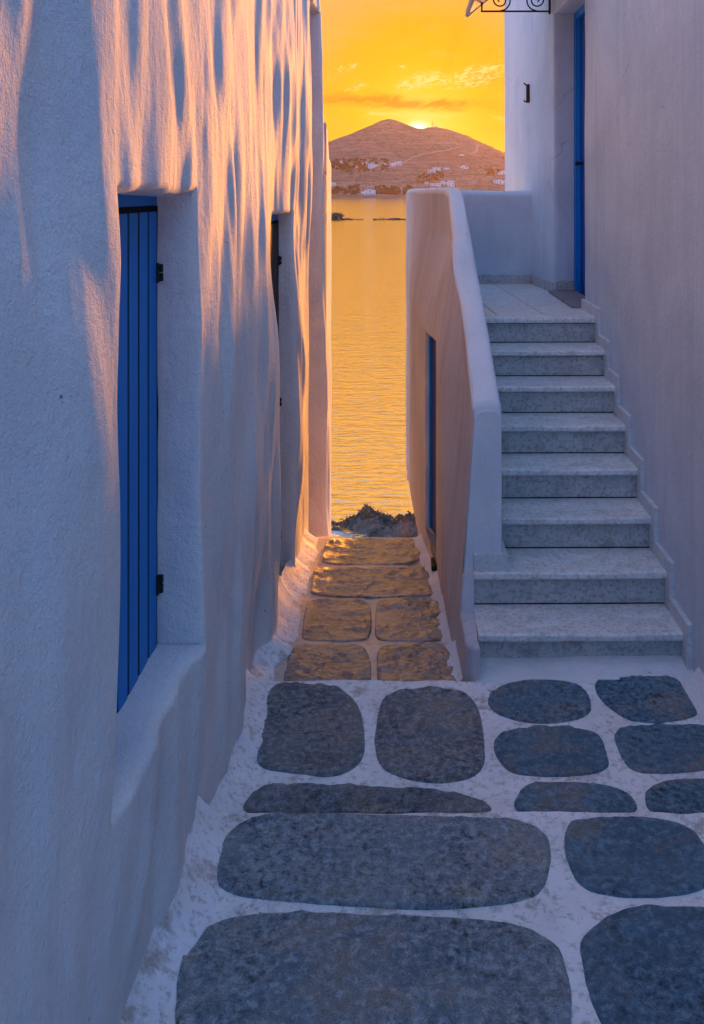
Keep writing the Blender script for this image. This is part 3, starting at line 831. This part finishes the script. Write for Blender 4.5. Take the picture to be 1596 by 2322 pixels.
cove('foot_cove', par, 3.78, 5.76, lambda Y: xo(Y, -.05 + 0 * Y), -1, .060, .06, smooth_floor, 80, M['cove'])

# kerb below the first riser and right-hand cove
kb = empty('plaster_kerb', (.75, 3.75, 0)); tag(kb, 'white plaster kerb along the foot of the marble stairs', 'kerb')
xs = np.linspace(.30, 1.20, 90); K = 14
X = np.repeat(xs[:, None], K, 1); Y = np.zeros((90, K)); Z = np.zeros((90, K))
for k in range(K):
    s = k / (K - 1)
    Y[:, k] = 3.855 - .165 * s + (xs - .8) * .012 + .008 * fbm(xs * 5, xs * 0 + s, 90, 3)
    Z[:, k] = np.interp(s, [0, .12, .42, .55, .8, 1], [.022, .019, .012, .007, .002, -.014]) + .003 * fbm(xs * 9, xs * 0 + s * 3, 92, 3) + (xs - .3) * .008
grid_mesh('kerb_body', X, Y, Z, M['cove'], kb)

# ================================================================== RIGHT HOUSE
right = empty('blue_door_house', (1.6, 5, 0))
tag(right, 'smooth whitewashed house with a recessed blue door above the marble stairs', 'house')
D = (5.97, 6.95, ZL, 3.30)
def xrf(Y, z): return xr(Y) + .0025 * fbm(Y * 2.2, z * 1.4, 101, 3) + .0015 * vn(Y * 7, z * 2, 104)
ysr = np.r_[np.linspace(-2.5, 1.8, 30)[:-1], lines(1.8, 8.72, .03, (D[0], D[1]))]
zsr = lines(-.3, 4.3, .045, (D[2], D[3]))
wall_sheet('wall', ysr, zsr, xrf, lambda Y, Z: (Y + .003 * vn(Z * 3, Y * 2, 105), Z + 0), [(*D, .15)], 1, M['smooth_plaster'], right, .010, .005)
MB().box(.973, 3.5, 8.70, 8.722, -.3, 4.25).build('end_wall', M['smooth_plaster'], right)
MB().box(1.25, 3.5, -2.5, 8.70, 4.2, 4.34).build('roof', M['smooth_plaster'], right)
cove('foot_cove', right, -1.5, 3.78, lambda Y: xr(Y) + 0 * Y, -1, .085, .12, smooth_floor, 84, M['cove'])
dr = empty('entrance_door', (-.3, 1.5, ZL)); dr.parent = right
MB().box(1.292, 1.345, 6.865, 6.950, ZL - .01, 3.31).build('door_frame', M['blue_light'], dr, bevel=.004)
MB().box(1.292, 1.345, 5.96, 6.865, 3.235, 3.31).build('door_frame', M['blue_light'], dr, bevel=.004)
MB().box(1.306, 1.340, 6.836, 6.866, ZL, 3.236).build('door_frame', M['blue'], dr, bevel=.003)
lf = MB().box(1.325, 1.36, 5.95, 6.84, ZL, 3.236).build('door_leaf', M['blue_dark'], dr, bevel=.003)
for a, b in ((ZL + .12, ZL + .85), (ZL + .98, 3.12)):
    MB().box(1.318, 1.327, 6.06, 6.74, a, b).build('panel', M['blue_dark'], dr, bevel=.004)
kn = MB().tube([(1.33, 6.78, 2.17), (1.30, 6.78, 2.17), (1.285, 6.78, 2.17), (1.272, 6.78, 2.17)], [.008, .008, .020, .012], 14)
kn.build('door_knob', M['rust'], dr, True)
MB().box(1.10, 1.30, 5.985, 6.94, ZL + .001, ZL + .020).build('threshold', M['sill_stone'], dr, bevel=.004)
MB().box(1.155, 1.32, 6.928, 6.942, ZL + .02, ZL + .09).build('reveal_skirting', M['riser'], right, bevel=.002)
sk = MB()
sk.add([(xr(6.955) - .016, 6.955, ZL), (xr(7.615) - .016, 7.613, ZL), (xr(7.615) + .02, 7.613, ZL), (xr(6.955) + .02, 6.955, ZL),
        (xr(6.955) - .016, 6.955, ZL + .075), (xr(7.615) - .016, 7.613, ZL + .075), (xr(7.615) + .02, 7.613, ZL + .075), (xr(6.955) + .02, 6.955, ZL + .075)],
       [(0,3,2,1),(4,5,6,7),(0,1,5,4),(1,2,6,5),(2,3,7,6),(3,0,4,7)])
sk.build('landing_skirting', M['riser'], right, bevel=.002)

# iron awning bracket with scrolls and sloping canopy
br = empty('awning_bracket', (.9, 7.05, 3.33)); tag(br, 'black wrought iron scroll bracket under the canopy above the blue door', 'bracket')
BY = 7.0; bx0, bx1, bz = .607, 1.128, 3.325
MB().box(bx0 - .006, bx1, BY - .006, BY + .006, bz - .006, bz + .006).build('bottom_bar', M['rust'], br)
MB().box(bx1 - .016, bx1, BY - .008, BY + .008, bz - .02, 3.75).build('wall_bar', M['rust'], br)
MB().box(bx0 - .006, bx0 + .006, BY - .006, BY + .006, bz + .006, 3.44).build('end_bar', M['rust'], br)
def scroll(cx, cz, r, flip):
    pts = []
    for k in range(60):
        a = k / 59 * 2 * math.pi * 1.9; q = r * (1 - .82 * k / 59)
        pts.append((cx + flip * q * math.sin(a), BY, cz + r - r + q * -math.cos(a)))
    return pts
for cx, fl in ((.750, 1), (1.02, -1)):
    MB().tube(scroll(cx, bz + .085, .080, fl), .0055, 8).build('scroll', M['rust'], br, True)
cn = empty('door_canopy', (.85, 6.5, 3.5)); tag(cn, 'sloping weathered white wooden canopy over the blue door', 'canopy')
rng = random.Random(9)
n_ = 6; y0c, y1c = 5.75, 7.14
MB().prism([(.515, 3.315), (1.17, 3.855), (1.17, 3.885), (.500, 3.335)], y0c, y1c, 'y').build('canopy_board', M['eave'], cn, bevel=.003)
MB().prism([(.49, 3.318), (.518, 3.305), (.560, 3.345), (1.17, 3.86), (1.17, 3.925), (.535, 3.395)], y1c - .03, y1c + .012, 'y').build('bargeboard', M['eave'], cn, bevel=.003)
MB().box(.492, .516, y0c, y1c - .032, 3.308, 3.352).build('eave_board', M['eave'], cn, bevel=.003)

hk = empty('shutter_catch', (1.0, 7.6, 3.0)); tag(hk, 'small rusty iron catch fixed on the white wall left of the blue door', 'catch')
hy = 7.72; hx = float(xr(hy)) ; hz = 1.944 + 228 * hy / F
MB().box(hx - .022, hx + .004, hy - .03, hy + .03, hz - .075, hz + .075).build('plate', M['rust'], hk, bevel=.003)
MB().tube([(hx, hy, hz + .07), (hx - .03, hy, hz + .072), (hx - .045, hy, hz + .09)], .006, 8).build('hook', M['rust'], hk, True)
MB().tube([(hx, hy, hz - .07), (hx - .035, hy, hz - .068), (hx - .045, hy, hz - .055)], .006, 8).build('hook', M['rust'], hk, True)

# ================================================================== SHORE ROCKS
SEA = -3.0
n, mm = 380, 400
xs = np.linspace(-4.5, 4.5, n); ys = np.linspace(7.6, 15.2, mm)
Xg, Yg = np.meshgrid(xs, ys, indexing='ij')
ridge = 1 - np.abs(fbm(Xg * .9 + Yg * .5, Yg * 1.1 - Xg * .4, 201, 5, .55))
edge = 14.25 + .45 * fbm(Xg * .9, Xg * 0, 205, 3) - .35 * Xg
hgt = np.interp(Yg, [7.6, 11, 13, 14.2], [-3.1, -3.04, -3.0, -2.96]) + .28 * (ridge - .7) + .10 * (.6 - np.abs(fbm(Xg * 3 + Yg * 2.2, Yg * 4.5 - Xg * 2, 207, 5, .6))) + .02 * fbm(Xg * 14, Yg * 20, 209, 3)
hgt = hgt + .07 * np.exp(-((Yg - edge + .5) / .35) ** 2)
hgt = hgt - 1.6 * sstep(-.10, .35, Yg - edge)
# sunken flat spot for the pale ledge
lc = at(756, 1216, -2.98)
pool = np.exp(-(((Xg - lc[0]) / .42) ** 2 + ((Yg - lc[1] + .25) / .75) ** 2))
hgt = hgt - .30 * pool
rocks = empty('shore_rocks', (0, 12, SEA)); tag(rocks, kind='structure')
grid_mesh('rock_mass', Xg, Yg, hgt, M['rock'], rocks)
LEDGE = lc
# loose boulders on the crest
def blob(seed, r, sq=(1, 1, .6), sub=3, amp=.25):
    bm = bmesh.new(); bmesh.ops.create_icosphere(bm, subdivisions=sub, radius=1)
    for v in bm.verts:
        p = v.co.copy(); k = 1 + amp * float(fbm(p.x * 1.6 + seed, p.y * 1.6 + p.z * 2.1, seed, 3))
        v.co = Vector((p.x * sq[0], p.y * sq[1], p.z * sq[2])) * k * r
    vs = [tuple(v.co) for v in bm.verts]; fs = [tuple(v.index for v in f.verts) for f in bm.faces]; bm.free()
    return vs, fs
v, f = blob(290, 1, (.62, .75, .05), 4, .35)
mesh('ledge', [(a + LEDGE[0] - .25, b + LEDGE[1] - .45, c - 2.99) for a, b, c in v], f, M['ledge'], rocks, True)
rng = random.Random(21)
def rock_h(x, y):
    i = min(n - 1, max(0, int((x + 4.5) / 9 * (n - 1)))); j = min(mm - 1, max(0, int((y - 7.6) / 7.6 * (mm - 1))))
    return float(hgt[i, j])
for k in range(26):
    x = rng.uniform(-1.6, .7); y = rng.uniform(12.0, 14.0); r = rng.uniform(.04, .10)
    if pool[int((x + 4.5) / 9 * (n - 1)), int((y - 7.6) / 7.6 * (mm - 1))] > .3: continue
    v, f = blob(300 + k, r, (rng.uniform(.9, 1.7), rng.uniform(.8, 1.2), rng.uniform(.5, .9)), 3, .35)
    v = [(a + x, b + y, c + rock_h(x, y) + r * .15) for a, b, c in v]
    mesh('boulder', v, f, M['rock'], rocks)
# dry weed tufts on the crest
vs, fs = [], []
for k in range(3000):
    x = rng.uniform(-1.8, .8); e = 14.25 + .45 * float(fbm(x * .9, 0, 205, 3)) - .35 * x - .12
    dens = .5 + .5 * float(fbm(x * 3.2, 1.0, 210, 2))
    if rng.random() > .25 + .75 * dens: continue
    y = e + rng.gauss(-.22, .16); z = rock_h(x, y) + rng.random() ** 1.5 * .035 * (.4 + dens); s = rng.uniform(.010, .024)
    a = rng.uniform(0, 6.28); b_ = rng.uniform(-.6, .6); k0 = len(vs)
    dxv = Vector((math.cos(a), math.sin(a), b_)) * s; up = Vector((rng.uniform(-.4, .4), rng.uniform(-.4, .4), 1)) * s * 1.3
    c0 = Vector((x, y, z)); vs += [tuple(c0 - dxv), tuple(c0 + dxv), tuple(c0 + up)]; fs.append((k0, k0 + 1, k0 + 2))
wd = mesh('shore_weed', vs, fs, M['dryweed']); tag(wd, 'dry brown weed tufts along the crest of the shore rocks', 'weed', kind='stuff')

# ================================================================== SEA, HILL
sv = [(-6000, 7.0, SEA), (6000, 7.0, SEA), (6000, 9000, SEA), (-6000, 9000, SEA)]
sea = mesh('sea', sv, [(0, 1, 2, 3)], M['sea']); tag(sea, kind='structure')
MB().box(-4000, 4000, -60, 7.9, -6.0, -3.6).build('ground', M['rock']).__setitem__('kind', 'structure')

RX = [(-400, 4), (100, 14), (400, 40), (600, 80), (700, 108), (745, 119), (800, 139), (845, 158), (862, 167), (880, 171), (898, 168), (920, 159), (945, 149.5), (957, 147.5), (970, 151), (988, 152), (1010, 149), (1050, 136), (1100, 114), (1145, 93), (1250, 58), (1400, 30), (1700, 12), (2300, 4)]
YR = 1750.0
rx_ = np.array([(x - 910) * YR / F for x, v in RX]); rz_ = np.array([v * YR / F + H for x, v in RX])
SH = 1040.0
def terrain(x, y):
    x = np.asarray(x, float); y = np.asarray(y, float)
    xs_ = x * YR / np.maximum(y, 900) * .6 + x * .4
    r = np.interp(xs_, rx_, rz_)
    shore = SH + 14 * fbm(x * .006, x * 0, 402, 3)
    t_ = (y - shore) / (YR - shore)
    g = np.interp(t_, [-.2, 0, .04, .12, .22, .34, .46, .60, .74, .88, .96, 1.0, 1.05, 1.3, 2.0], [-.10, 0, .022, .055, .105, .165, .245, .375, .56, .82, .955, 1.0, .97, .65, .1])
    z = SEA + (r - SEA) * g
    amp = sstep(0, .25, t_) * (1 - sstep(.82, 1.0, t_))
    z = z + amp * (9.0 * fbm(x * .0065 + 3, y * .005, 404, 3) + 2.2 * fbm(x * .03, y * .03, 408, 3)) + .7 * fbm(x * .05, y * .05, 409, 2) * sstep(0, .05, t_)
    return z
xs = np.linspace(-1100, 1100, 420); ys = np.r_[np.linspace(1005, 1200, 80)[:-1], np.linspace(1200, 1800, 150)[:-1], np.linspace(1800, 2700, 40)]
Xg, Yg = np.meshgrid(xs, ys, indexing='ij')
hill = grid_mesh('hill', Xg, Yg, terrain(Xg, Yg), M['soil']); tag(hill, kind='structure')
def ground_at(x, y):          # where a sight line meets the hillside
    Y = np.linspace(1030, 1760, 1500)
    d_ = terrain((x - 910) * Y / F, Y) - (H + (440 - y) * Y / F)
    k = np.argmax(d_ >= 0)
    if d_[k] < 0: k = int(np.argmax(d_))
    return (x - 910) * Y[k] / F, float(Y[k]), float(terrain((x - 910) * Y[k] / F, Y[k]))

# white villas on the slope
def house(x, y, wpx, hpx, label, stone_=False, blocks=2, seed=0, name='hillside_house', chapel=False):
    rg = random.Random(seed)
    X0, Y0, Z0 = ground_at(x, y); s = Y0 / F
    Wd, Ht = wpx * s, hpx * s
    root = empty(name, (X0, Y0, Z0)); tag(root, label, 'house', 'houses on the far hillside')
    mat = M['stonehouse'] if stone_ else M['house']
    xcur = -Wd / 2
    for b in range(blocks):
        bwid = Wd / blocks * rg.uniform(.92, 1.12); bh = Ht * (rg.uniform(.55, 1.0) if b != blocks // 2 else 1.0); dp = rg.uniform(5, 8); oy = rg.uniform(-1.5, 1.5) + b * .03
        x0, x1 = X0 + xcur, X0 + xcur + bwid
        wl = MB().box(x0, x1, Y0 + oy, Y0 + oy + dp, Z0 - 3, Z0 + bh)
        wl.box(x0, x1, Y0 + oy, Y0 + oy + .35, Z0 + bh, Z0 + bh + .35)
        wl.build('wall', mat, root)
        nw = max(1, int(bwid / 3.0))
        for st in range(max(1, int(bh / 3.0))):
            for k in range(nw):
                cx = x0 + (k + .5) * bwid / nw; zz = Z0 + st * 3.0 + .9
                wv_ = rg.choice((.45, .55, .8)); hh = rg.choice((1.1, 1.3, 1.9))
                MB().box(cx - wv_, cx + wv_, Y0 + oy - .06, Y0 + oy + .1, zz, min(zz + hh, Z0 + bh - .3)).build('window', M['pane'], root)
        xcur += bwid
    if chapel:
        MB().prism([(X0 - .5, Z0 + Ht), (X0 + .5, Z0 + Ht), (X0 + .5, Z0 + Ht + 1.4), (X0, Z0 + Ht + 2.1), (X0 - .5, Z0 + Ht + 1.4)], Y0, Y0 + .6, 'y').build('belfry', mat, root)
    return root
def zp(x, y): return ((760 + x / 3.627) / 1.0338, (250 + y / 3.627) / 1.0338)
HS = [
 (147, 483, 38, 20, 'tiny white chapel standing alone above the dark wood, leftmost', 1, True),
 (345, 496, 44, 18, 'long white house at the left of the row above the wood', 2, False),
 (398, 494, 50, 18, 'white house just above the brighter villa in the wood', 2, False),
 (415, 521, 88, 30, 'brighter white villa lowest in the hillside wood', 3, False),
 (509, 497, 42, 14, 'small white house between the two villas of the wood', 1, False),
 (580, 505, 44, 26, 'white house at the left end of the cluster beside the track', 2, False),
 (625, 495, 60, 30, 'tall white house at the right end of the cluster beside the track', 2, False),
 (275, 520, 34, 14, 'half-hidden pale house at the wood edge', 1, False),
 (905, 560, 46, 26, 'lower white house of the pair in mid hillside', 2, False),
 (955, 552, 66, 34, 'upper stepped white house of the pair in mid hillside', 3, False),
 (1038, 537, 44, 16, 'small low white house right of the mid hillside pair', 1, False),
 (1186, 527, 90, 26, 'long white house with dark windows on the upper right terrace', 3, False),
 (1167, 417, 46, 13, 'highest small white house below the winding track', 2, False),
 (1510, 576, 60, 30, 'white house at the right edge beside the tall house corner', 2, False),
 (870, 660, 32, 18, 'small white cube house left of the big villa by the shore road', 1, False),
 (945, 673, 88, 18, 'long low white wing in front of the big villa', 2, False),
 (1048, 673, 114, 44, 'big white many-storeyed villa low on the right slope', 4, False),
 (1495, 660, 105, 38, 'pale beige apartment house low on the right slope', 3, False),
 (76, 672, 30, 26, 'white house at the far left edge of the shore', 1, False),
 (370, 752, 118, 48, 'stepped white villa close to the shoreline', 4, False),
 (912, 703, 36, 11, 'low white hut just above the parapet top', 1, False),
]
for i, (x, y, ww, hh, lab, bl, ch) in enumerate(HS):
    px, py = zp(x, y); house(px, py, ww / 3.75, hh / 3.75, lab, False, bl, 500 + i, 'chapel' if ch else 'hillside_house', ch)
px, py = zp(628, 720); house(px, py, 18, 5, 'grey stone house among the shoreline trees', True, 2, 540)
px, py = zp(1262, 660); house(px, py, 20, 8, 'brown ruined stone house on the right slope', True, 2, 541)

# trees: one crown, shared
def crown_mesh(seed, n_leaf=420):
    rg = random.Random(seed); v = []; f = []
    cl = [(rg.uniform(-.6, .6), rg.uniform(-.6, .6), rg.uniform(.35, 1.1), rg.uniform(.30, .5)) for _ in range(9)]
    for _ in range(n_leaf):
        cx, cy, cz, r = rg.choice(cl); d_ = Vector((rg.gauss(0, 1), rg.gauss(0, 1), rg.gauss(0, 1))); d_.normalize()
        p = Vector((cx, cy, cz)) + d_ * r * rg.uniform(.6, 1.05); a = Vector((rg.gauss(0, 1), rg.gauss(0, 1), rg.gauss(0, 1))); a.normalize()
        b = d_.cross(a); s = rg.uniform(.08, .16); k0 = len(v)
        v += [tuple(p - a * s), tuple(p + b * s), tuple(p + a * s), tuple(p - b * s)]; f.append((k0, k0 + 1, k0 + 2, k0 + 3))
    return v, f
protos = []
for k in range(4):
    v, f = crown_mesh(700 + k); me = bpy.data.meshes.new('crown'); me.from_pydata(v, [], f); me.materials.append(M['foliage'])
    tb = MB().tube([(0, 0, -.4), (0, 0, .3), (.05, .02, .8)], [.10, .07, .03], 7); mt = bpy.data.meshes.new('trunk'); mt.from_pydata(tb.v, [], tb.f); mt.materials.append(M['bark'])
    protos.append((me, mt))
rng = random.Random(77)
def tree(px, py, size, label, group):
    X0, Y0, Z0 = ground_at(px, py)
    root = empty('hillside_tree', (X0, Y0, Z0)); tag(root, label, 'tree', group)
    me, mt = rng.choice(protos); s = size * Y0 / F
    for nm, dt in (('crown', me), ('trunk', mt)):
        o = bpy.data.objects.new(nm, dt); link(o, root); o.scale = (s * rng.uniform(.8, 1.3), s, s * rng.uniform(.8, 1.25)) if nm == 'crown' else (s, s, s); o.rotation_euler[2] = rng.uniform(0, 6.28)
for k in range(95):
    x = rng.uniform(62, 540); y = rng.uniform(452 + abs(x - 300) * .02, 556) ; 
    if y > 540 and x < 150: y -= 40
    if any(abs(x - a[0]) < a[2] * .55 and a[1] - a[3] - 3 < y < a[1] + 10 for a in HS): continue
    px, py = zp(x, y); tree(px, py, rng.uniform(3.6, 5.6), 'dark green tree in the wood around the hillside villas', 'trees of the hillside wood')
for k in range(95):
    x = rng.choice((rng.uniform(62, 300), rng.uniform(430, 740), rng.uniform(430, 740))); y = rng.uniform(690, 752)
    if any(abs(x - a[0]) < a[2] * .55 and a[1] - a[3] < y < a[1] + 14 for a in HS): continue
    px, py = zp(x, y); tree(px, py, rng.uniform(3.6, 6.6), 'dark tree in the belt of trees along the far shoreline', 'trees along the far shore')
for k in range(44):
    x = rng.uniform(800, 1010); y = rng.uniform(560, 640) - (x - 900) * .15
    px, py = zp(x, y); tree(px, py, rng.uniform(2.6, 4.4), 'dark green tree in the gully below the mid hillside houses', 'trees of the gully')
for k in range(16):
    x = rng.uniform(1350, 1500); y = rng.uniform(540, 590)
    px, py = zp(x, y); tree(px, py, rng.uniform(2.6, 4.2), 'dark green tree left of the right-edge house', 'trees by the right edge house')
# scrub
vs, fs = [], []
rs = np.random.RandomState(5)
N_ = 9000
sx_ = rs.uniform(-260, 330, N_); sy_ = SH + 20 + 700 * rs.uniform(0, 1, N_)
sz_ = terrain(sx_, sy_); kk = fbm(sx_ * .02, sy_ * .02, 611, 3) > -.1
for x, y, z in zip(sx_[kk], sy_[kk], sz_[kk]):
    s = .5 + 1.1 * rs.rand() ** 2; k0 = len(vs)
    vs += [(x - s, y - s * .5, z - .3), (x + s, y - s * .5, z - .3), (x, y + s, z - .3), (x - s * .5, y, z + s * .9), (x + s * .6, y, z + s * .8)]
    fs += [(k0, k0 + 1, k0 + 4, k0 + 3), (k0 + 1, k0 + 2, k0 + 4), (k0 + 2, k0, k0 + 3), (k0 + 2, k0 + 3, k0 + 4)]
sc_ = mesh('hillside_scrub', vs, fs, M['scrub']); tag(sc_, 'low dry scrub dotted over the far hillside', 'scrub', kind='stuff')
# tracks
def track(pts, wd_):
    P = []
    for x, y in pts:
        px, py = zp(x, y); P.append(Vector(ground_at(px, py)))
    Q = []
    for a, b in zip(P[:-1], P[1:]):
        for k in range(14):
            q = a.lerp(b, k / 14); q.z = float(terrain(q.x, q.y)) + .5; Q.append(q)
    v, f = [], []
    for i, q in enumerate(Q):
        tt = (Q[min(i + 1, len(Q) - 1)] - Q[max(i - 1, 0)]); nn = Vector((-tt.y, tt.x, 0)); nn.normalize()
        for sgn in (-1, 1):
            e = q + nn * wd_ * sgn; e.z = float(terrain(e.x, e.y)) + .9; v.append(tuple(e))
    for i in range(len(Q) - 1): f.append((2*i, 2*i + 1, 2*i + 3, 2*i + 2))
    o = mesh('path', v, f, M['track']); tag(o, kind='structure')
track([(1318, 326), (1296, 345), (1300, 372), (1280, 393), (1240, 406), (1300, 428)], 2.2)
track([(690, 470), (740, 436), (820, 410), (930, 392), (1060, 372), (1160, 352)], 1.6)
track([(490, 560), (600, 510), (690, 470)], 2.0)

# radio mast on the second summit
X0, Y0 = (980.5 - 910) * YR / F, YR; Z0 = float(terrain(X0, Y0))
mast = empty('radio_mast', (X0, Y0, Z0)); tag(mast, 'thin lattice radio mast on the lower summit right of the sun', 'mast')
for sx in (-1, 1):
    for sy in (-1, 1):
        MB().tube([(X0 + sx * 1.3, Y0 + sy * 1.3, Z0 - 2), (X0 + sx * .5, Y0 + sy * .5, Z0 + 10.5)], .16, 6).build('leg', M['rust'], mast)
for k in range(7):
    z0 = Z0 + k * 1.45; q = 1.3 - .8 * (k * 1.45 + 2) / 12.5
    MB().tube([(X0 - q, Y0 - q, z0), (X0 + q, Y0 - q, z0 + 1.45)], .10, 5).build('brace', M['rust'], mast)
    MB().tube([(X0 + q, Y0 - q, z0), (X0 - q, Y0 - q, z0 + 1.45)], .10, 5).build('brace', M['rust'], mast)
MB().box(X0 + 4, X0 + 8, Y0 - 2, Y0 + 2, Z0 - 2, Z0 + 2.2).build('equipment_hut', M['house'], mast)

# skerry with a bush, low reef
SY = (H - SEA) * F / 58.0
sk_ = empty('skerry', (0, SY, SEA)); tag(sk_, 'low dark skerry with a bushy hump breaking the golden water', 'rock')
def skx(x): return (x - 910) * SY / F
for k, (x, wd_, h_) in enumerate(((745, 18, 1.3), (768, 12, 1.15), (757, 20, .7), (790, 22, .25), (815, 18, .16), (860, 20, .22), (890, 26, .28), (915, 18, .2), (940, 20, .2))):
    v, f = blob(800 + k, 1, (1, 1, 1), 4, .45); sx0 = wd_ * .6 * SY / F
    v = [(skx(x) + a * sx0, SY + b * 2.2, SEA + max(-.2, c * h_)) for a, b, c in v]
    mesh('rock_hump', v, f, M['skerry'], sk_)
rng = random.Random(33); v, f = [], []
for k in range(900):
    a = rng.choice(((768, .95, .5), (758, .75, .6), (774, .7, .4), (762, .95, .4))); p = Vector((skx(a[0]) + rng.gauss(0, a[2] * .6), SY + rng.gauss(0, .6), SEA + a[1] + abs(rng.gauss(0, .22)) - .1))
    q = Vector((rng.gauss(0, 1), rng.gauss(0, 1), rng.gauss(0, 1))); q.normalize(); r_ = q.orthogonal(); s = rng.uniform(.05, .12); k0 = len(v)
    v += [tuple(p - q * s), tuple(p + r_ * s), tuple(p + q * s)]; f.append((k0, k0 + 1, k0 + 2))
mesh('bush', v, f, M['foliage'], sk_)

# ------------------------------------------------------------------ evening haze
m = bpy.data.materials.new('evening_haze'); m.use_nodes = True; t = NT(m.node_tree); t.n.clear()
out = t.new('ShaderNodeOutputMaterial'); pv = t.new('ShaderNodeVolumePrincipled')
pv.inputs['Color'].default_value = (.95, .70, .52, 1); pv.inputs['Density'].default_value = .00005; pv.inputs['Anisotropy'].default_value = .5
t.l.new(pv.outputs[0], out.inputs['Volume'])
hz = MB().box(-6500, 6500, -80, 9500, -7.5, 165).build('haze', m); tag(hz, 'thin golden evening haze over the bay', 'haze', kind='stuff')
